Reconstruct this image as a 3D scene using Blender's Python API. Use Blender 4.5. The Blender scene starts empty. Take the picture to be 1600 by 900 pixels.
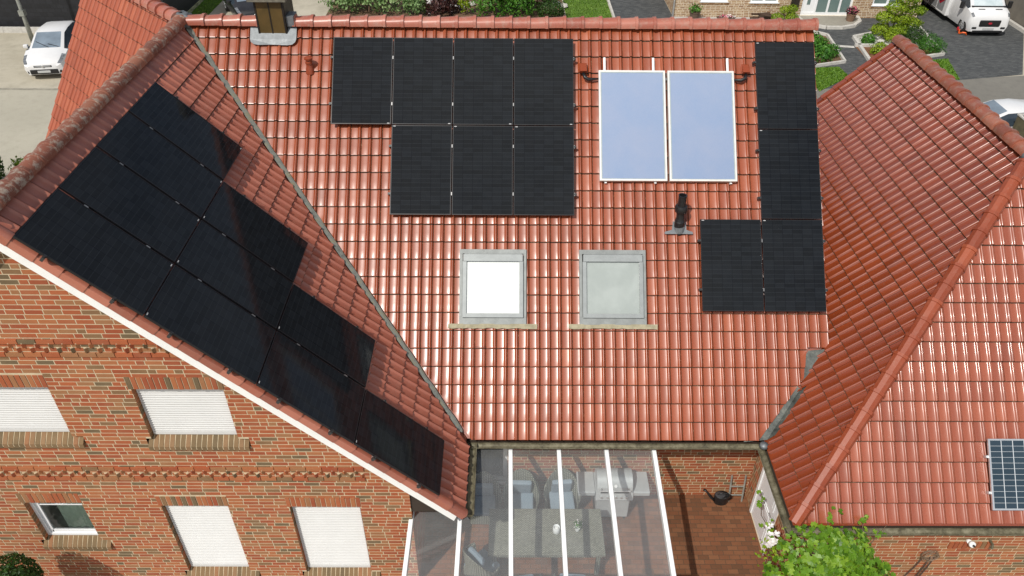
import bpy, bmesh, math, random
from mathutils import Vector, Matrix
R = math.radians
rnd = random.Random(7)
scn = bpy.context.scene
COL = scn.collection
A45 = R(45.3); CA, SA, TA = math.cos(A45), math.sin(A45), math.tan(A45)
V3 = Vector

# ------------------------------------------------------------------ helpers
class MB:
    """collects faces for ONE mesh; optional tone value and material slot per face"""
    def __init__(s): s.v = []; s.f = []; s.t = []; s.m = []; s.uv = {}
    def vert(s, p): s.v.append(tuple(p)); return len(s.v) - 1
    def face(s, idx, tone=.5, mi=0, uv=None):
        s.f.append(tuple(idx)); s.t.append(tone); s.m.append(mi)
        if uv: s.uv[len(s.f) - 1] = uv
    def poly(s, pts, tone=.5, mi=0, uv=None):
        b = len(s.v); s.v += [tuple(p) for p in pts]
        s.face(range(b, b + len(pts)), tone, mi, uv)
    def hexa(s, c, tone=.5, mi=0, skip=()):
        """c: 8 corners, bottom ring 0-3 ccw, top ring 4-7"""
        b = len(s.v); s.v += [tuple(p) for p in c]
        F = [(3, 2, 1, 0), (4, 5, 6, 7), (0, 1, 5, 4), (1, 2, 6, 5), (2, 3, 7, 6), (3, 0, 4, 7)]
        for k, q in enumerate(F):
            if k not in skip: s.face([b + i for i in q], tone, mi)
    def box(s, lo, hi, M=None, tone=.5, mi=0, skip=(), taper=1):
        x0, y0, z0 = lo; x1, y1, z1 = hi
        cx, cy = (x0 + x1) / 2, (y0 + y1) / 2
        c = [(x0, y0, z0), (x1, y0, z0), (x1, y1, z0), (x0, y1, z0)]
        c += [(cx + (p[0] - cx) * taper, cy + (p[1] - cy) * taper, z1) for p in c]
        if M is not None: c = [M @ V3(p) for p in c]
        s.hexa(c, tone, mi, skip)
    def rbox(s, lo, hi, r=.02, M=None, tone=.5, mi=0):
        """box with chamfered edges (rounded-rectangle section in plan + top/bottom chamfer)"""
        x0, y0, z0 = lo; x1, y1, z1 = hi
        def ring(i, z):
            a = []
            for (cx, cy, a0) in ((x1 - r, y1 - r, 0), (x0 + r, y1 - r, 90), (x0 + r, y0 + r, 180), (x1 - r, y0 + r, 270)):
                for k in range(3):
                    t = R(a0 + 45 * k); a.append((cx + (r - i) * math.cos(t), cy + (r - i) * math.sin(t), z))
            return a
        rings = [ring(r * .8, z0), ring(r * .2, z0 + r * .3), ring(0, z0 + r), ring(0, z1 - r), ring(r * .2, z1 - r * .3), ring(r * .8, z1)]
        s.loft(rings, M=M, tone=tone, mi=mi, cap=True)
    def loft(s, rings, M=None, tone=.5, mi=0, cap=False, closed=True):
        b = len(s.v); n = len(rings[0])
        for rg in rings:
            for p in rg: s.v.append(tuple(M @ V3(p)) if M is not None else tuple(p))
        for i in range(len(rings) - 1):
            for k in range(n if closed else n - 1):
                k2 = (k + 1) % n
                s.face((b + i * n + k, b + i * n + k2, b + (i + 1) * n + k2, b + (i + 1) * n + k), tone, mi)
        if cap:
            s.face([b + k for k in reversed(range(n))], tone, mi)
            s.face([b + (len(rings) - 1) * n + k for k in range(n)], tone, mi)
    def tube(s, pts, r, n=8, tone=.5, mi=0, cap=True):
        pts = [V3(p) for p in pts]; rr = r if isinstance(r, (list, tuple)) else [r] * len(pts)
        rings = []; up = None
        for i, p in enumerate(pts):
            d = (pts[min(i + 1, len(pts) - 1)] - pts[max(i - 1, 0)]).normalized()
            if up is None: up = V3((0, 0, 1)) if abs(d.z) < .9 else V3((1, 0, 0))
            a = d.cross(up).normalized(); b = a.cross(d).normalized(); up = b
            rings.append([p + (a * math.cos(2 * math.pi * k / n) + b * math.sin(2 * math.pi * k / n)) * rr[i] for k in range(n)])
        s.loft(rings, tone=tone, mi=mi, cap=cap)
    def lathe(s, prof, c=(0, 0, 0), n=20, M=None, tone=.5, mi=0, cap=True):
        rings = [[(c[0] + r * math.cos(2 * math.pi * k / n), c[1] + r * math.sin(2 * math.pi * k / n), c[2] + z) for k in range(n)] for r, z in prof]
        s.loft(rings, M=M, tone=tone, mi=mi, cap=cap)

def wloc(o):
    p = V3((0, 0, 0))
    while o is not None: p += o.location; o = o.parent
    return p
def obj(name, mb, mats, parent=None, smooth=False, world=True, sharp=None):
    """links ONE mesh object; world=True: coordinates are world ones, stored relative to the (unrotated) parent"""
    me = bpy.data.meshes.new(name)
    off = wloc(parent) if (parent is not None and world) else V3((0, 0, 0))
    me.from_pydata([tuple(V3(p) - off) for p in mb.v] if off.length else mb.v, [], mb.f)
    mats = mats if isinstance(mats, (list, tuple)) else [mats]
    for m in mats: me.materials.append(m)
    if len(mats) > 1: me.polygons.foreach_set('material_index', mb.m)
    at = me.attributes.new('tone', 'FLOAT', 'FACE'); at.data.foreach_set('value', mb.t)
    if mb.uv:
        u = me.uv_layers.new(name='UVMap')
        for fi, uv in mb.uv.items():
            for li, q in zip(me.polygons[fi].loop_indices, uv): u.data[li].uv = q
    if smooth: me.shade_smooth()
    if sharp is not None:
        me.shade_smooth(); me.set_sharp_from_angle(angle=R(sharp))
    me.update()
    o = bpy.data.objects.new(name, me); COL.objects.link(o)
    if parent is not None: o.parent = parent
    return o
def thing(name, label, cat, loc=(0, 0, 0), rot=None, group=None):
    o = bpy.data.objects.new(name, None); COL.objects.link(o); o.location = loc
    o.empty_display_size = .2
    if rot is not None: o.rotation_euler = rot
    tag(o, label, cat, group); return o
def tag(o, label, cat, group=None):
    o['label'] = label; o['category'] = cat
    if group: o['group'] = group
    return o
def struct(name, mb, m, kind='structure', **k):
    o = obj(name, mb, m, **k); o['kind'] = kind; return o
def copy_tree(root, label=None, loc=None, matrix=None, skip=()):
    r = root.copy(); COL.objects.link(r)
    if label: r['label'] = label
    if loc is not None: r.location = loc
    if matrix is not None: r.matrix_world = matrix
    for ch in list(root.children):
        if ch.name.split('.')[0] in skip: continue
        c = ch.copy(); COL.objects.link(c); c.parent = r
        for g in list(ch.children):
            d = g.copy(); COL.objects.link(d); d.parent = c
    return r

# ------------------------------------------------------------------ materials
class NT:
    def __init__(s, name):
        s.mat = bpy.data.materials.new(name); s.mat.use_nodes = True
        s.t = s.mat.node_tree; s.t.nodes.clear()
        s.out = s.n('ShaderNodeOutputMaterial')
    def n(s, typ, **kw):
        o = s.t.nodes.new(typ)
        for k, v in kw.items():
            if k.startswith('in_'):
                key = k[3:]; key = int(key) if key.isdigit() else key.replace('_', ' ')
                o.inputs[key].default_value = v
            else: setattr(o, k, v)
        return o
    def l(s, a, b): s.t.links.new(a, b)
    def coord(s, scale=(1, 1, 1), which='Object'):
        tc = s.n('ShaderNodeTexCoord'); mp = s.n('ShaderNodeMapping'); mp.inputs['Scale'].default_value = scale
        s.l(tc.outputs[which], mp.inputs['Vector']); return mp.outputs['Vector']
    def noise(s, scale, detail=4, rough=.6, vec=None, out='Fac'):
        n = s.n('ShaderNodeTexNoise'); n.inputs['Scale'].default_value = scale; n.inputs['Detail'].default_value = detail
        n.inputs['Roughness'].default_value = rough
        s.l(vec if vec is not None else s.coord(), n.inputs['Vector']); return n.outputs[out]
    def ramp(s, fac, stops, interp='LINEAR'):
        r = s.n('ShaderNodeValToRGB'); cr = r.color_ramp; cr.interpolation = interp
        while len(cr.elements) < len(stops): cr.elements.new(.5)
        for e, (p, c) in zip(cr.elements, stops): e.position = p; e.color = (*c, 1) if len(c) == 3 else c
        s.l(fac, r.inputs['Fac']); return r.outputs['Color']
    def mix(s, fac, a, b, mode='MIX'):
        m = s.n('ShaderNodeMix', data_type='RGBA', blend_type=mode)
        for sock, v in ((m.inputs[0], fac), (m.inputs[6], a), (m.inputs[7], b)):
            if hasattr(v, 'links'): s.l(v, sock)
            else: sock.default_value = v if not isinstance(v, tuple) else (*v, 1)[:4]
        return m.outputs[2]
    def math(s, op, a, b=0., c=None):
        m = s.n('ShaderNodeMath', operation=op)
        for i, v in enumerate((a, b) if c is None else (a, b, c)):
            if hasattr(v, 'links'): s.l(v, m.inputs[i])
            else: m.inputs[i].default_value = v
        return m.outputs[0]
    def attr(s, name='tone'):
        a = s.n('ShaderNodeAttribute', attribute_name=name); return a.outputs['Fac']
    def bump(s, h, strength=.3, dist=.01):
        b = s.n('ShaderNodeBump'); b.inputs['Strength'].default_value = strength; b.inputs['Distance'].default_value = dist
        s.l(h, b.inputs['Height']); return b.outputs['Normal']
    def bsdf(s, color, rough=.6, metal=0., normal=None, spec=.5, **kw):
        p = s.n('ShaderNodeBsdfPrincipled')
        for key, v in (('Base Color', color), ('Roughness', rough), ('Metallic', metal), ('Specular IOR Level', spec)):
            if hasattr(v, 'links'): s.l(v, p.inputs[key])
            else: p.inputs[key].default_value = (*v, 1)[:4] if isinstance(v, tuple) else v
        if normal is not None: s.l(normal, p.inputs['Normal'])
        for k, v in kw.items(): p.inputs[k.replace('_', ' ')].default_value = v
        s.l(p.outputs[0], s.out.inputs['Surface']); return p

def plain(name, color, rough=.6, metal=0., var=.12, scale=6., spec=.5, bump=0., **kw):
    """one colour, mottled a little by noise, with slightly uneven gloss"""
    t = NT(name); nz = t.noise(scale, 5)
    lo = tuple(c * (1 - var) for c in color); hi = tuple(min(1, c * (1 + var)) for c in color)
    col = t.ramp(nz, [(.3, lo), (.7, hi)])
    rg = t.math('ADD', t.math('MULTIPLY', t.noise(scale * 3.1, 3), .2), rough - .1)
    t.bsdf(col, rg, metal, t.bump(t.noise(scale * 12, 3), bump) if bump else None, spec, **kw)
    return t.mat

def roof_tile_mat(name, dark, mid, light, rough, lichen=.0, moss=.35, spec=.5, coat=0., coat_r=.16):
    t = NT(name)
    base = t.ramp(t.attr(), [(0, dark), (.5, mid), (1, light)])
    n1 = t.noise(1.1, 6); base = t.mix(t.math('MULTIPLY', t.ramp(n1, [(.42, (0, 0, 0)), (.75, (1, 1, 1))]), .32), base, tuple(c * .66 for c in mid))
    n2 = t.noise(38, 3, .7); base = t.mix(t.math('MULTIPLY', t.ramp(n2, [(.62, (0, 0, 0)), (.7, (1, 1, 1))]), .18 + lichen), base, (.33, .30, .22))
    n3 = t.noise(120, 2); base = t.mix(t.math('MULTIPLY', t.ramp(n3, [(.55, (0, 0, 0)), (.62, (1, 1, 1))]), .25), base, dark)
    if lichen:
        n4 = t.noise(9, 6, .75); base = t.mix(t.math('MULTIPLY', t.ramp(n4, [(.50, (0, 0, 0)), (.60, (1, 1, 1))]), lichen), base, (.36, .33, .27))
    rg = t.math('ADD', t.math('MULTIPLY', n2, .16), rough - .08)
    t.bsdf(base, rg, 0, None, spec, Coat_Weight=coat, Coat_Roughness=coat_r)
    return t.mat

def moss_shade_edge_mat():
    t = NT('tile_moss_gap_shade')  # dirt and moss, with the shade of the tile gaps painted in
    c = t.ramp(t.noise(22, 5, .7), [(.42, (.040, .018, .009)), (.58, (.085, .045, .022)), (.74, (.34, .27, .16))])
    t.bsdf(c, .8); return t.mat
def brick_mat(name, stops):
    t = NT(name)
    c = t.ramp(t.attr(), stops, 'CONSTANT')
    nz = t.noise(14, 5, .7); c = t.mix(t.math('MULTIPLY', nz, .38), c, (.12, .075, .042))
    n2 = t.noise(3.2, 4); c = t.mix(t.math('MULTIPLY', t.ramp(n2, [(.45, (0, 0, 0)), (.8, (1, 1, 1))]), .25), c, (.36, .24, .13))
    t.bsdf(c, .82, 0, t.bump(t.noise(90, 4), .4, .004), .3); return t.mat
def mortar_mat(name, col):
    t = NT(name); c = t.ramp(t.noise(9, 5), [(.3, tuple(x * .75 for x in col)), (.7, col)])
    t.bsdf(c, .9, 0, t.bump(t.noise(120, 3), .3, .003), .2); return t.mat
def cell_mat(name, nu, nv, cell, line, gap_mid=False, lw=.02, rough=.1, cell2=None, busbars=0, specl=.2, vline=None):
    """glass face of a panel: cells from the face's own UV, thin lines between"""
    t = NT(name); uv = t.n('ShaderNodeUVMap'); sx = t.n('ShaderNodeSeparateXYZ'); t.l(uv.outputs[0], sx.inputs[0])
    def edge(o, n, w):
        f = t.math('FRACT', t.math('MULTIPLY', o, float(n)))
        d = t.math('ABSOLUTE', t.math('SUBTRACT', f, .5)); return t.math('GREATER_THAN', d, .5 - w)
    lu = edge(sx.outputs['X'], nu, lw); lv = edge(sx.outputs['Y'], nv, lw * 1.0 * nv / nu * .62)
    cell2 = cell2 or tuple(c * 1.6 for c in cell)
    fx = t.math('FLOOR', t.math('MULTIPLY', sx.outputs['X'], float(nu))); fy = t.math('FLOOR', t.math('MULTIPLY', sx.outputs['Y'], float(nv)))
    cb = t.n('ShaderNodeCombineXYZ'); t.l(fx, cb.inputs[0]); t.l(fy, cb.inputs[1])
    oi = t.n('ShaderNodeObjectInfo'); t.l(oi.outputs['Random'], cb.inputs[2])
    wn = t.n('ShaderNodeTexWhiteNoise', noise_dimensions='3D'); t.l(cb.outputs[0], wn.inputs['Vector'])
    c = t.mix(wn.outputs['Value'], cell, cell2)
    if busbars:
        f = t.math('FRACT', t.math('MULTIPLY', sx.outputs['X'], float(nu * busbars)))
        bb = t.math('GREATER_THAN', t.math('ABSOLUTE', t.math('SUBTRACT', f, .5)), .42)
        c = t.mix(t.math('MULTIPLY', bb, .5), c, line)
    c = t.mix(t.math('MULTIPLY', lv, .85), c, line); c = t.mix(t.math('MULTIPLY', lu, .9), c, vline or line)
    du = t.noise(5, 6, .7); c = t.mix(t.math('MULTIPLY', du, .022), c, (.3, .29, .26))
    t.bsdf(c, t.math('ADD', t.math('MULTIPLY', t.noise(9, 4), .13), rough), 0, None, specl)
    return t.mat
def glass_mat(name, tint=(.9, .95, .93), dust_haze=.06, rough=.02, dust_haze_col=(.6, .62, .62)):
    t = NT(name)
    tr = t.n('ShaderNodeBsdfTransparent'); tr.inputs[0].default_value = (*tint, 1)
    gl = t.n('ShaderNodeBsdfGlossy'); gl.inputs['Roughness'].default_value = rough
    fr = t.n('ShaderNodeFresnel'); fr.inputs['IOR'].default_value = 1.5
    ly = t.n('ShaderNodeLayerWeight'); ly.inputs['Blend'].default_value = .18
    m = t.n('ShaderNodeMixShader'); t.l(t.math('ADD', t.math('MULTIPLY', ly.outputs['Fresnel'], 1.0), .05), m.inputs[0]); t.l(tr.outputs[0], m.inputs[1]); t.l(gl.outputs[0], m.inputs[2])
    df = t.n('ShaderNodeBsdfDiffuse'); df.inputs[0].default_value = (*dust_haze_col, 1)
    m2 = t.n('ShaderNodeMixShader'); t.l(t.math('MULTIPLY', t.math('ADD', t.noise(1.7, 6, .7), .4), dust_haze), m2.inputs[0]); t.l(m.outputs[0], m2.inputs[1]); t.l(df.outputs[0], m2.inputs[2])  # pale diffuse layer: dust plus the painted milky haze of reflections
    t.l(m2.outputs[0], t.out.inputs['Surface']); return t.mat
def leaf_mat(name, dark, mid, light, rough=.5, trans=.25):
    t = NT(name); c = t.ramp(t.attr(), [(0, dark), (.5, mid), (1, light)])
    p = t.bsdf(c, rough, 0, None, .35)
    tl = t.n('ShaderNodeBsdfTranslucent'); t.l(c, tl.inputs[0])
    m = t.n('ShaderNodeMixShader'); m.inputs[0].default_value = trans
    t.l(p.outputs[0], m.inputs[1]); t.l(tl.outputs[0], m.inputs[2]); t.l(m.outputs[0], t.out.inputs['Surface']); return t.mat
def ground_mat(name, a, b, c, s1=.35, s2=6., speck=60., bump=.3, rough=.88):
    t = NT(name); n1 = t.noise(s1, 7, .65); n2 = t.noise(s2, 6, .7); n3 = t.noise(speck, 2, .5)
    col = t.ramp(n1, [(.35, a), (.65, b)]); col = t.mix(t.math('MULTIPLY', t.ramp(n2, [(.48, (0, 0, 0)), (.7, (1, 1, 1))]), .6), col, c)
    col = t.mix(t.math('MULTIPLY', t.ramp(n3, [(.5, (0, 0, 0)), (.7, (1, 1, 1))]), .3), col, tuple(x * .55 for x in a))
    t.bsdf(col, rough, 0, t.bump(n3, bump, .01), .25); return t.mat
def paver_mat(name, stops, mortar, bw, rh, m=.006, offset=.5, spec=.3, rough=.8, rot=0):
    t = NT(name); tc = t.n('ShaderNodeTexCoord'); mp = t.n('ShaderNodeMapping'); mp.inputs['Rotation'].default_value = (0, 0, R(rot)); t.l(tc.outputs['Object'], mp.inputs['Vector'])
    b = t.n('ShaderNodeTexBrick'); t.l(mp.outputs[0], b.inputs['Vector'])
    b.inputs['Color1'].default_value = (0, 0, 0, 1); b.inputs['Color2'].default_value = (1, 1, 1, 1); b.inputs['Mortar'].default_value = (.5, .5, .5, 1)
    b.inputs['Scale'].default_value = 1; b.inputs['Mortar Size'].default_value = m; b.inputs['Brick Width'].default_value = bw; b.inputs['Row Height'].default_value = rh; b.offset = offset
    c = t.ramp(b.outputs['Color'], stops); nz = t.noise(1.6, 6, .7); c = t.mix(t.math('MULTIPLY', t.ramp(nz, [(.4, (0, 0, 0)), (.7, (1, 1, 1))]), .45), c, stops[0][1])
    n2 = t.noise(45, 3); c = t.mix(t.math('MULTIPLY', n2, .3), c, tuple(x * .5 for x in stops[0][1]))
    c = t.mix(b.outputs['Fac'], c, mortar)
    inv = t.math('SUBTRACT', 1., b.outputs['Fac'])
    t.bsdf(c, rough, 0, t.bump(inv, .5, .006), spec); return t.mat

M = {}
M['tile'] = roof_tile_mat('red_glazed_tile', (.20, .037, .010), (.285, .057, .016), (.37, .09, .031), .41, spec=.62, coat=.3, coat_r=.2)
M['tile_w'] = roof_tile_mat('annex_tile_off_glare', (.165, .029, .008), (.225, .042, .012), (.29, .06, .02), .34, spec=.4, coat=1., coat_r=.11)  # same annex tile, colour darkened for the slope that catches no glare
M['tile_s'] = roof_tile_mat('annex_tile_in_glare', (.22, .046, .018), (.295, .066, .026), (.36, .092, .038), .38, spec=.75, coat=.55, coat_r=.14)  # same annex tile, colour brightened for the slope in sky and sun glare
M['tile_old'] = roof_tile_mat('dull_red_tile', (.24, .070, .043), (.345, .102, .060), (.44, .15, .095), .42, lichen=.05, spec=.8)
M['tile_nw'] = roof_tile_mat('orange_red_tile', (.25, .060, .030), (.35, .088, .044), (.43, .13, .065), .5, lichen=.03, spec=.4)
M['ridge'] = roof_tile_mat('red_ridge_tile', (.28, .08, .052), (.37, .115, .075), (.45, .17, .12), .36, lichen=.22, spec=.6)
M['ridge_old'] = roof_tile_mat('weathered_ridge_tile', (.15, .055, .035), (.22, .075, .045), (.30, .12, .07), .6, lichen=.62, spec=.4)
M['ridge_annex'] = roof_tile_mat('brown_red_ridge_tile', (.20, .06, .035), (.28, .085, .05), (.36, .13, .08), .4, lichen=.22, spec=.6)
M['ridge_hip'] = roof_tile_mat('red_hip_tile', (.20, .040, .017), (.265, .055, .022), (.32, .075, .032), .32, lichen=.04, spec=.45)
M['butt'] = moss_shade_edge_mat()
BR = [(0, (.38, .095, .035)), (.26, (.33, .073, .029)), (.46, (.41, .137, .052)), (.64, (.34, .148, .064)), (.79, (.22, .122, .058)), (.89, (.145, .105, .057)), (.94, (.42, .110, .040))]
M['brick'] = brick_mat('red_brown_brick', BR)
M['mortar'] = mortar_mat('sandy_mortar', (.60, .49, .33))
M['sill'] = brick_mat('brown_sill_brick', [(0, (.20, .125, .06)), (.3, (.16, .11, .055)), (.55, (.24, .14, .07)), (.8, (.13, .095, .05)), (.92, (.28, .13, .06))])
M['zinc'] = plain('weathered_zinc', (.30, .31, .28), .45, .35, .3, 5)
M['lead'] = plain('lead_flashing', (.17, .185, .195), .5, .3, .2, 9)
t = NT('mossy_gutter_zinc'); c = t.ramp(t.noise(7, 6, .75), [(.3, (.035, .03, .018)), (.48, (.13, .115, .07)), (.68, (.24, .22, .15))]); t.bsdf(c, .6, .15); M['gutter'] = t.mat
t = NT('valley_zinc'); c = t.ramp(t.noise(6, 6, .75), [(.3, (.10, .105, .09)), (.5, (.20, .21, .185)), (.62, (.22, .20, .12)), (.72, (.33, .33, .30))]); t.bsdf(c, .55, .2); M['valley'] = t.mat
M['white'] = plain('white_painted_board', (.82, .82, .80), .45, 0, .04, 4)
M['pvc'] = plain('white_pvc', (.80, .81, .82), .3, 0, .03, 4)
M['shutter'] = plain('white_shutter_slats', (.60, .60, .59), .4, 0, .03, 3)
M['alu'] = plain('white_aluminium', (.84, .85, .85), .35, .0, .03, 4)
M['silver'] = plain('silver_aluminium', (.68, .69, .70), .35, .85, .06, 9)
M['grey_alu'] = plain('grey_window_cladding', (.27, .29, .29), .4, .2, .10, 7)
M['dark_frame'] = plain('black_anodised_frame', (.012, .012, .014), .35, .3, .2, 9)
M['black'] = plain('black_plastic', (.012, .012, .013), .4, 0, .3, 12)
M['clamp'] = plain('clamp_metal', (.30, .30, .30), .35, .7, .1, 9)
M['clamp_dark'] = plain('dark_clamp', (.05, .05, .05), .4, .5, .2, 9)
M['cells'] = cell_mat('black_solar_cells', 6, 20, (.0058, .0072, .0092), (.022, .026, .031), lw=.017, rough=.0, specl=.16, vline=(.0012, .002, .005))
M['cells_blue'] = cell_mat('blue_grey_solar_cells', 9, 12, (.022, .040, .058), (.55, .58, .60), lw=.032, rough=.10, cell2=(.030, .050, .070), busbars=0)
t = NT('collector_sky_glare_glass'); nz = t.noise(1.1, 3); c = t.ramp(nz, [(.3, (.18, .27, .45)), (.7, (.24, .30, .45))]); c = t.mix(t.math('MULTIPLY', t.noise(70, 2, .5), .4), c, (.36, .41, .50))  # blue sky reflection and its mottled glare painted into the base colour
t.bsdf(c, t.math('ADD', t.math('MULTIPLY', t.noise(60, 3), .15), .16), .15, None, .9, Coat_Weight=.6, Coat_Roughness=.12); M['collector'] = t.mat
M['glass'] = glass_mat('dusty_hazy_roof_glass', (.97, .99, .985), .135, .015, (.80, .82, .82))
M['pane'] = glass_mat('window_glass', (.80, .88, .85), .02, .01)
M['sticker'] = plain('white_sticker', (.42, .42, .42), .5, 0, .05, 20)

# ------------------------------------------------------------------ roof tiles
def profile(tw=.2):
    """cross-section of one pan-and-roll tile: flat pan, steep flank, round roll with a drop on its far side"""
    return [(0, .002), (.06, .0), (.58, .0), (.645, .006), (.69, .018), (.73, .0265), (.765, .0305), (.80, .0305), (.83, .027), (.87, .019), (.91, .010), (.925, -.009), (.98, -.010), (1, .002)]
def tile_mb(o, u, v, poly, seed=1, tw=.2, tl=.332, u_ph=0., v_ph=0., step=.030, off=-.022, jit=.0025, flip=False):
    """courses of tiles over the convex polygon poly [(a,b)...] in the frame o + a*u + b*v (v runs down the slope)"""
    rg = random.Random(seed); o, u, v = V3(o), V3(u).normalized(), V3(v).normalized(); n = u.cross(v)
    if n.z < 0: n = -n
    us = [p[0] for p in poly]; vs = [p[1] for p in poly]
    i0 = math.floor((min(us) - u_ph) / tw) - 1; i1 = math.ceil((max(us) - u_ph) / tw) + 1
    j0 = math.floor((min(vs) - v_ph) / tl) - 1; j1 = math.ceil((max(vs) - v_ph) / tl) + 1
    pr = profile()
    gap = lambda k: (.92 < pr[k][0] < .95) if not flip else (.019 < pr[k][0] < .021)
    if flip: pr = [(1 - x, h) for x, h in reversed(pr)]
    bm = bmesh.new(); lay = bm.faces.layers.float.new('tone')
    P = lambda a, b, h: bm.verts.new(o + u * a + v * b + n * (h + off))
    for j in range(j0, j1):
        b0 = v_ph + j * tl; b1 = b0 + tl
        if b1 < min(vs) - .01 or b0 > max(vs) + .01: continue
        for i in range(i0, i1):
            a0 = u_ph + i * tw; dj = rg.uniform(-jit, jit); da = rg.uniform(-jit, jit); tl_ = rg.uniform(-.003, .003)
            tone = min(1, max(0, rg.gauss(.5, .12) + (rg.choice((-.35, .3)) if rg.random() < .035 else 0)))
            rows = []
            for (b, hh) in ((b0, 0), (b0 + .017, step * .04), (b0 + tl * .5, step * .5), (b1 - .012, step * .98), (b1 + dj, step * .95), (b1 + dj, -.004)):
                rows.append([P(a0 + x * tw + da, b, (h + hh + tl_) if hh or b == b0 else h * .9 - .004) for x, h in pr])
            for k in range(len(pr) - 1):
                for r_ in range(5):
                    f = bm.faces.new((rows[r_][k], rows[r_ + 1][k], rows[r_ + 1][k + 1], rows[r_][k + 1])); f[lay] = tone
                    f.smooth = r_ < 3
                    f.material_index = 1 if (r_ in (0, 4) or gap(k)) else 0  # course tops, butts and grooves: moss plus painted gap shade
    m = len(poly); cx, cy = sum(us) / m, sum(vs) / m
    for k in range(m):
        (ax, ay), (bx, by) = poly[k], poly[(k + 1) % m]
        nx, ny = by - ay, ax - bx
        if (cx - ax) * nx + (cy - ay) * ny > 0: nx, ny = -nx, -ny
        bmesh.ops.bisect_plane(bm, geom=bm.verts[:] + bm.edges[:] + bm.faces[:], plane_co=o + u * ax + v * ay, plane_no=u * nx + v * ny, clear_outer=True)
    if (n.dot(bm.faces[0].normal) if (bm.faces.ensure_lookup_table() or bm.normal_update() is None) and len(bm.faces) else 1) < 0:
        bmesh.ops.reverse_faces(bm, faces=bm.faces[:])
    return bm
def tile_obj(name, bms, mats, parent):
    me = bpy.data.meshes.new(name); bm = bms[0]
    for b in bms[1:]:
        tmp = bpy.data.meshes.new('tmp'); b.to_mesh(tmp); bm.from_mesh(tmp); bpy.data.meshes.remove(tmp); b.free()
    off = wloc(parent)
    bmesh.ops.translate(bm, verts=bm.verts[:], vec=-off)
    bm.to_mesh(me); bm.free()
    for m in mats: me.materials.append(m)
    o = bpy.data.objects.new(name, me); COL.objects.link(o); o.parent = parent; return o
def cap_row(p0, p1, prof, pitch=.35, seed=3, tilt=.02, up=(0, 0, 1), flare=1.12, solid=True):
    """a row of overlapping ridge tiles from p0 to p1 in one mesh; prof: half-open section [(side, height)]"""
    mb = MB(); rg = random.Random(seed); p0, p1 = V3(p0), V3(p1); d = (p1 - p0); L = d.length; d.normalize()
    s = d.cross(V3(up)).normalized(); w = s.cross(d).normalized(); n = max(1, round(L / pitch)); q = L / n
    for i in range(n):
        tone = min(1, max(0, rg.gauss(.5, .22))); y = rg.uniform(-.006, .006); h = rg.uniform(-.004, .004)
        rings = []
        for (t_, sc, up_) in ((0, .93, -.004), (q - .055, 1.0, .010), (q - .05, flare, .016), (q + .004, flare, .018), (q + .006, .98, .008)):
            c = p0 + d * (i * q + t_)
            rings.append([c + s * (a * sc + y) + w * (b * sc + up_ + h) for a, b in prof])
        mb.loft(rings, tone=tone, closed=False)
        mb.face([len(mb.v) - len(prof) + k for k in range(len(prof))], tone)
        mb.face([len(mb.v) - 2 * len(prof) + k for k in range(len(prof))], tone)
    return mb
ROUND = [(.145 * math.cos(R(a)), .115 * math.sin(R(a)) - .03) for a in range(180, -1, -20)]
ROUND = [(-.15, -.075)] + ROUND + [(.15, -.075)]
FACET = [(-.122, -.07), (-.104, .008), (-.042, .056), (.042, .056), (.104, .008), (.122, -.07)]

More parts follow.
